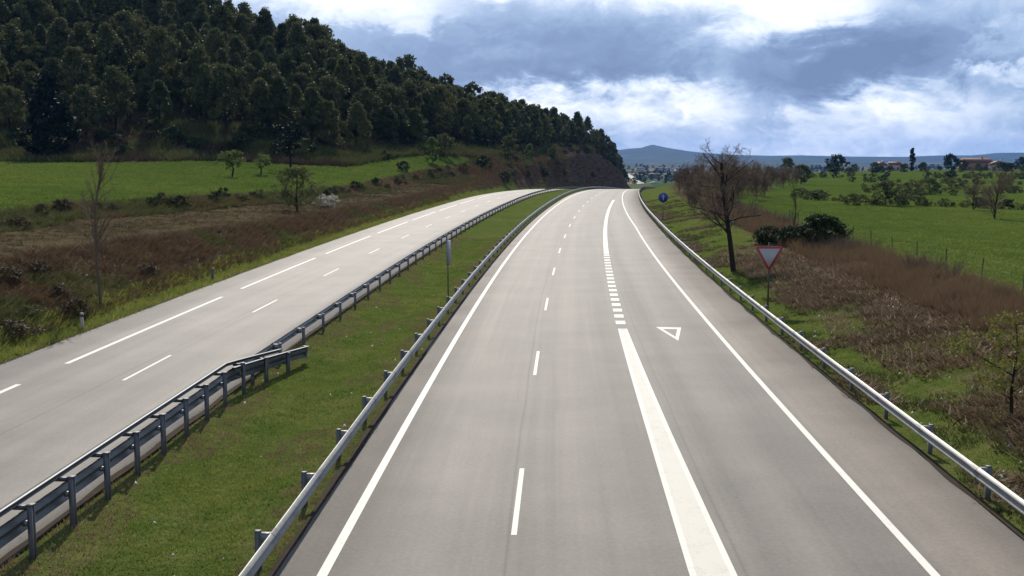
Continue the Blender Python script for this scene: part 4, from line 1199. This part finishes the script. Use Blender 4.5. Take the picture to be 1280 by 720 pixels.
mb = MB(); mb.box(1.2, 4.2, -0.06, 0.05, -0.2, 3.0); mb.build('door', M['wall_white'], sh)
# motorway coming back into view in the valley
vp = [(fx(803, 1450), 1450), (fx(799, 1600), 1600), (fx(793, 1850), 1850), (fx(787, 2200), 2200), (fx(780, 2700), 2700)]
V = []
for i in range(len(vp) - 1):
    for t_ in np.linspace(0, 1, 8, endpoint=False):
        x = vp[i][0] + (vp[i + 1][0] - vp[i][0]) * t_; y = vp[i][1] + (vp[i + 1][1] - vp[i][1]) * t_
        V.append((x, y))
V = np.array(V)
vzz = hz(V[:, 0], V[:, 1]) + 0.9
VV = np.concatenate([np.c_[V[:, 0] - 5, V[:, 1], vzz], np.c_[V[:, 0] + 5, V[:, 1], vzz]])
n_ = len(V)
tag(link('road_in_valley', mesh_np('road_in_valley', VV, np.array([(i, i + n_, i + n_ + 1, i + 1) for i in range(n_ - 1)]), M['asphalt_left'], uv=VV[:, :2])), kind='structure')
# scattered woodland in the valley, too far to tell single trees
rg = np.random.default_rng(55)
n_ = 900
dv_ = rg.uniform(1500, 4200, n_); pv = rg.uniform(560, 1400, n_)
keepm = fbm((pv - 640) / FPX * dv_, dv_, 260, 61) > 0.05
dv_, pv = dv_[keepm], pv[keepm]
xv = (pv - 640) / FPX * dv_
zv = hz(xv, dv_)
FARW = [tree_crown(np.random.default_rng(150 + i), 9.5, 3.2, 0.6, ['round', 'pine', 'cone', 'round', 'pine'][i], 30, 6, 1.5, 0.9)[0] for i in range(5)]
me = join_copies('valley_woodland', FARW, np.c_[xv, dv_, zv - 0.5], rg.uniform(0.9, 1.7, len(xv)), rg.uniform(0, 6.28, len(xv)), rg.integers(0, 5, len(xv)), M['leaf_dark'])
tag(link('valley_woodland', me), 'distant dark woodland spread over the valley floor', 'woodland', kind='stuff')

# ------------------------------------------------------------------ far hills
def ridge(name, prof, d0, dr, d1, zb_, seed, mat, rough):
    pxs = np.arange(prof[0][0], prof[-1][0] + 1, 5.0)
    yy = np.interp(pxs, [p[0] for p in prof], [p[1] for p in prof])
    zt = CAMH + (HOR - yy) / FPX * dr
    rowsd = np.concatenate([np.linspace(d0, dr, 14), np.linspace(dr, d1, 8)[1:]])
    V = []
    for d in rowsd:
        t_ = (d - d0) / (dr - d0) if d <= dr else 1 - (d - dr) / (d1 - dr)
        x = (pxs - 640) / FPX * dr * (0.85 + 0.15 * d / dr)
        n = fbm(x, d + 0 * x, 900, seed, 5)
        e = np.clip(t_, 0, 1) ** 1.2
        z = zb_ + (zt - zb_) * e + rough * n * (e * (1 - e) * 3.0 + 0.05)
        V.append(np.stack([x, np.full_like(x, d), z], -1))
    V = np.array(V)
    r_, c_ = V.shape[:2]
    ix = np.arange(r_ * c_).reshape(r_, c_)
    Q = np.stack([ix[:-1, :-1], ix[:-1, 1:], ix[1:, 1:], ix[1:, :-1]], -1).reshape(-1, 4)
    return tag(link(name, mesh_np(name, V.reshape(-1, 3), Q, mat, smooth=True)), kind='structure')
hm, q = material('wooded_hills')
pos = q.n('ShaderNodeNewGeometry').outputs['Position']
hn = q.noise(pos, 0.004, 7, 0.65)
hc = q.ramp(hn, [(0.3, (0.016, 0.024, 0.018)), (0.55, (0.028, 0.040, 0.024)), (0.72, (0.06, 0.066, 0.04)), (0.9, (0.13, 0.11, 0.07))])
hb = q.n('ShaderNodeBsdfPrincipled', Base_Color=hc, Roughness=0.95)
hb.inputs['Specular IOR Level'].default_value = 0.05
q.put(hb.inputs['Normal'], bump(q, q.noise(pos, 0.02, 5, 0.6), 0.6, 12.0))
finish(q, hb.outputs[0])
ridge('far_hills', [(-400, 186), (200, 184), (600, 190), (740, 190), (770, 188), (785, 186), (800, 185), (808, 182.5), (815, 181), (823, 183), (840, 186), (860, 189), (885, 191.5), (920, 193.5), (960, 194.5), (1000, 194), (1060, 195.5), (1140, 196.5), (1190, 195), (1215, 194.5), (1240, 191.5), (1262, 191), (1280, 192), (1320, 189), (1400, 187), (1600, 190)], 6400, 9000, 10600, -40, 71, hm, 60)
ridge('near_hills', [(400, 205), (700, 204), (770, 204), (790, 205), (820, 206), (850, 205), (900, 206.5), (960, 206), (1100, 206), (1250, 203), (1500, 204)], 3900, 4700, 5400, -36, 75, hm, 14)

# ------------------------------------------------------------------ ground cover near the road
def tuft(seed, n, h, w, spread, lean):
    rg = np.random.default_rng(seed)
    a = rg.uniform(0, 6.28, n); r_ = spread * np.sqrt(rg.random(n))
    b = np.stack([r_ * np.cos(a), r_ * np.sin(a), np.full(n, -0.03)], -1)
    hh2 = h * rg.uniform(0.5, 1.2, n)
    a2 = a + rg.normal(size=n) * 0.8
    tip = b + np.stack([np.cos(a2) * lean * hh2, np.sin(a2) * lean * hh2, hh2], -1)
    pa = rg.uniform(0, 6.28, n)
    sd_ = np.stack([np.cos(pa), np.sin(pa), 0 * pa], -1) * w * rg.uniform(0.6, 1.3, n)[:, None]
    V = np.stack([b - sd_, b + sd_, tip], 1).reshape(-1, 3)
    return V, np.arange(3 * n).reshape(n, 3), np.repeat(rg.random(n), 3)
def cover(name, label, cat, protos, xy, smin, smax, mat, rg=rng):
    xy = np.asarray(xy)
    z = hz(xy[:, 0], xy[:, 1])
    me = join_copies(name, protos, np.c_[xy, z], rg.uniform(smin, smax, len(xy)), rg.uniform(0, 6.28, len(xy)), rg.integers(0, len(protos), len(xy)), mat)
    return tag(link(name, me), label, cat, kind='stuff')
def sample_strip(n, d0, d1, fa_, fb_, power=1.6, rg=rng):
    d = d0 + (d1 - d0) * rg.random(n) ** power
    a, b = fa_(d), fb_(d)
    return np.stack([a + (b - a) * rg.random(n), d], -1)
GR = [tuft(400 + i, 9, 0.10, 0.012, 0.16, 0.5) for i in range(4)]
GRF = [tuft(460 + i, 8, 0.22, 0.05, 0.5, 0.9) for i in range(4)]
GRL = [tuft(410 + i, 9, 0.24, 0.022, 0.22, 0.7) for i in range(4)]
SCR = [tuft(420 + i, 12, 0.34, 0.030, 0.34, 1.3) for i in range(4)]
SCM = [tuft(450 + i, 14, 0.16, 0.030, 0.40, 1.8) for i in range(4)]
SCB = [tuft(440 + i, 14, 1.0, 0.10, 0.8, 0.8) for i in range(4)]
SCT = [tuft(430 + i, 16, 1.1, 0.022, 0.30, 0.55) for i in range(4)]
xm = lambda d: X(o_lre, d) - 0.02
xn = lambda d: X(o_mre, d) + 0.04
p = sample_strip(15000, 16, 110, xm, xn, 1.5)
pn = fbm(p[:, 0] * 1.6, p[:, 1] * 0.5, 2.2, 81) * 0.8 + 0.75 * np.abs((p[:, 0] - (xm(p[:, 1]) + xn(p[:, 1])) / 2) / 2.2) ** 2
cover('median_grass', 'short green grass covering the median', 'grass', GR, p[pn < 0.42], 0.7, 1.6, M['grass'])
cover('median_dry_grass', 'dry tan grass along the edges of the median', 'grass', GR, p[pn >= 0.42], 0.7, 1.7, M['grass_dry'])
# left verge and slope
p = sample_strip(9000, 34, 240, lambda d: X(o_le, d) - 2.6, lambda d: X(o_le, d) - 0.1, 1.5)
cover('left_verge_grass', 'green grass on the verge of the left carriageway', 'grass', GRL, p, 0.6, 1.4, M['grass'])
t1x = lambda d: np.interp(d, [p_[1] for p_ in T1], [p_[0] for p_ in T1])
t2x = lambda d: np.interp(d, [p_[1] for p_ in T2], [p_[0] for p_ in T2])
t3x = lambda d: np.interp(d, [p_[1] for p_ in T3], [p_[0] for p_ in T3])
p = sample_strip(20000, 34, 430, lambda d: t1x(d) - 0.8, lambda d: X(o_le, d) - 1.6, 1.5)
pn = fbm(p[:, 0], p[:, 1], 5, 85)
cover('slope_scrub', 'tangled dry brown scrub on the cut slope beside the left carriageway', 'scrub', SCR, p[pn < 0.25], 0.4, 1.3, M['scrub'])
cover('slope_green_scrub', 'rough green plants on the cut slope beside the left carriageway', 'scrub', SCR, p[pn >= 0.25], 0.4, 1.2, M['scrub_green'])
bx = rng.uniform(0, 1, 9000); by = rng.uniform(0, 1, 9000)
k4 = np.linspace(0, 1, len(T4) - 2); k5 = np.linspace(0, 1, len(T5) - 1)
a4 = np.stack([np.interp(bx, k4, [p_[i] for p_ in T4[1:-1]]) for i in (0, 1)], -1); a5 = np.stack([np.interp(bx, k5, [p_[i] for p_ in T5[1:]]) for i in (0, 1)], -1)
p = a4 + (a5 - a4) * by[:, None]
pn = fbm(p[:, 0], p[:, 1], 14, 93)
cover('terrace_scrub', 'rough green and brown scrub over the terraces below the wood', 'scrub', SCB, p[pn < 0.15], 0.7, 1.6, M['scrub_green'])
cover('terrace_dry_scrub', 'dry brown scrub over the terraces below the wood', 'scrub', SCB, p[pn >= 0.15], 0.6, 1.3, M['leaf_brown'])
p = sample_strip(6000, 50, 240, lambda d: t2x(d), lambda d: t1x(d) - 0.6, 1.3)
pn = (p[:, 0] - t2x(p[:, 1])) / (t1x(p[:, 1]) - t2x(p[:, 1])) + 0.3 * fbm(p[:, 0], p[:, 1], 5, 97)
cover('terrace_dry_grass', 'dry grass on the dirt terrace left of the road', 'grass', GRL, p[pn > 0.86], 0.4, 1.0, M['grass_dry'])
cover('terrace_weeds', 'olive brown weeds on the inner side of the dirt terrace', 'scrub', GRL, p[pn <= 0.86], 0.4, 1.1, M['terrace_weed'])
p = sample_strip(7000, 60, 260, lambda d: t3x(d) - 0.5, lambda d: t2x(d) + 0.8, 1.2)
pn = fbm(p[:, 0], p[:, 1], 7, 95)
p2 = p[(p[:, 1] < 135) | (pn < 0.1)]
cover('bank_scrub', 'dark tangled scrub on the bank below the left field', 'scrub', SCR, p2, 0.5, 1.6, M['scrub_green'])
cover('bank_dry_scrub', 'brown dry scrub on the bank below the left field', 'scrub', SCR, p[pn > 0.1], 0.5, 1.5, M['scrub'])
n_ = 7000
pd_ = rng.uniform(225, 430, n_)
pa = t1x(pd_) - 0.3; pb = np.interp(pd_, [222, 265, 295, 380, 470], [-34, -25, -10, 4, 26])
pp_ = np.stack([pb + (pa - pb) * rng.random(n_), pd_], -1)
pp_ = pp_[~inpoly(pp_[:, 0], pp_[:, 1], FIELD_L)]
pn = fbm(pp_[:, 0], pp_[:, 1], 9, 105)
cover('brow_scrub', 'brown scrub on the brow above the bend', 'scrub', SCB, pp_[pn < 0.1], 0.3, 0.9, M['scrub'])
cover('brow_green_scrub', 'green scrub on the brow above the bend', 'scrub', SCB, pp_[pn >= 0.1], 0.4, 1.0, M['scrub_green'])
# right verge, slope and thicket
rex = lambda d: X(o_re, d)
p = sample_strip(15000, 20, 200, lambda d: rex(d) + 0.35, lambda d: rex(d) + 6.0, 1.6)
pn = fbm(p[:, 0], p[:, 1], 4, 87)
pn = pn + 0.10 * (p[:, 0] - rex(p[:, 1]) - 2.2) * np.where(p[:, 1] < 70, 1, 0.3)
cover('right_verge_grass', 'rough green grass behind the right guardrail', 'grass', GR, p[pn < -0.02], 0.7, 1.6, M['grass'])
cover('right_verge_weeds', 'olive weeds behind the right guardrail', 'grass', GRL, p[(pn >= -0.02) & (pn < 0.22)], 0.35, 1.0, M['scrub_green'])
cover('right_verge_dry_grass', 'dry tan grass behind the right guardrail', 'grass', SCM, p[pn >= 0.22], 0.4, 1.3, M['scrub'])
p = sample_strip(9000, 24, 90, lambda d: rex(d) + 2.6, lambda d: rex(d) + 10.5, 1.3)
pn = fbm(p[:, 0], p[:, 1], 6, 89)
cover('right_slope_scrub', 'dry brown scrub on the rising ground right of the guardrail', 'scrub', SCM, p[pn < 0.15], 0.5, 1.6, M['scrub'])
cover('right_slope_dry_grass', 'pale dry grass and litter on the rising ground right of the guardrail', 'grass', SCM, p[pn > 0.32], 0.4, 1.4, M['grass_dry'])
p = sample_strip(5200, 26, 150, lambda d: rex(d) + 7.0, lambda d: rex(d) + 11.4, 1.2)
pn = fbm(p[:, 0], p[:, 1], 3.0, 101)
p = p[pn > -0.35]; pn = pn[pn > -0.35]
cover('brown_thicket', 'dense brown thicket of dry stems in front of the right field', 'thicket', SCT, p[pn < 0.25], 0.25, 0.85, M['scrub'])
cover('dark_thicket', 'darker twiggy stems within the brown thicket by the right field', 'thicket', SCT, p[pn >= 0.25], 0.4, 1.1, M['twig_grey'])
p = sample_strip(15000, 40, 190, lambda d: rex(d) + 11.5, lambda d: rex(d) + 14 + d * 0.35, 1.0)
cover('field_crop', 'young green crop in the near right field', 'crop', GRF, p, 0.4, 0.9, M['crop'])
pc = np.stack([rng.uniform(-110, -20, 30000), rng.uniform(80, 290, 30000)], -1)
pc = pc[inpoly(pc[:, 0], pc[:, 1], FIELD_L)]
cover('left_field_crop', 'young green crop in the left field below the wood', 'crop', GRF, pc, 0.6, 1.3, M['crop'])
# pale stones and litter
def rock_mesh():
    rg = np.random.default_rng(5)
    v = np.array([(0, 0, 1), (1, 0, 0), (0, 1, 0), (-1, 0, 0), (0, -1, 0), (0, 0, -1)], float) * rg.uniform(0.6, 1.1, (6, 1))
    return v, np.array([(0, 1, 2), (0, 2, 3), (0, 3, 4), (0, 4, 1), (5, 2, 1), (5, 3, 2), (5, 4, 3), (5, 1, 4)]), np.zeros(6)
p = np.concatenate([sample_strip(140, 22, 60, lambda d: rex(d) + 0.8, lambda d: rex(d) + 8, 1.0), sample_strip(26, 18, 60, xm, xn, 1.0), sample_strip(120, 44, 90, lambda d: t1x(d), lambda d: X(o_le, d) - 1, 1.0)])
cover('loose_stones', 'pale loose stones and litter scattered on the verges', 'stones', [rock_mesh()], p, 0.03, 0.09, M['stone'])

# ------------------------------------------------------------------ haze
vm, q = material('haze_air')
vol = q.n('ShaderNodeVolumePrincipled', Color=(0.13, 0.40, 1.0, 1), Density=0.00004)
o_ = q.n('ShaderNodeOutputMaterial')
q.put(o_.inputs['Volume'], vol.outputs[0])
mb = MB(); mb.box(-9500, 9500, -90, 11500, -75, 175)
hzb = mb.build('haze', vm)
tag(hzb, 'thin blue haze filling the valley air', 'haze', kind='stuff')
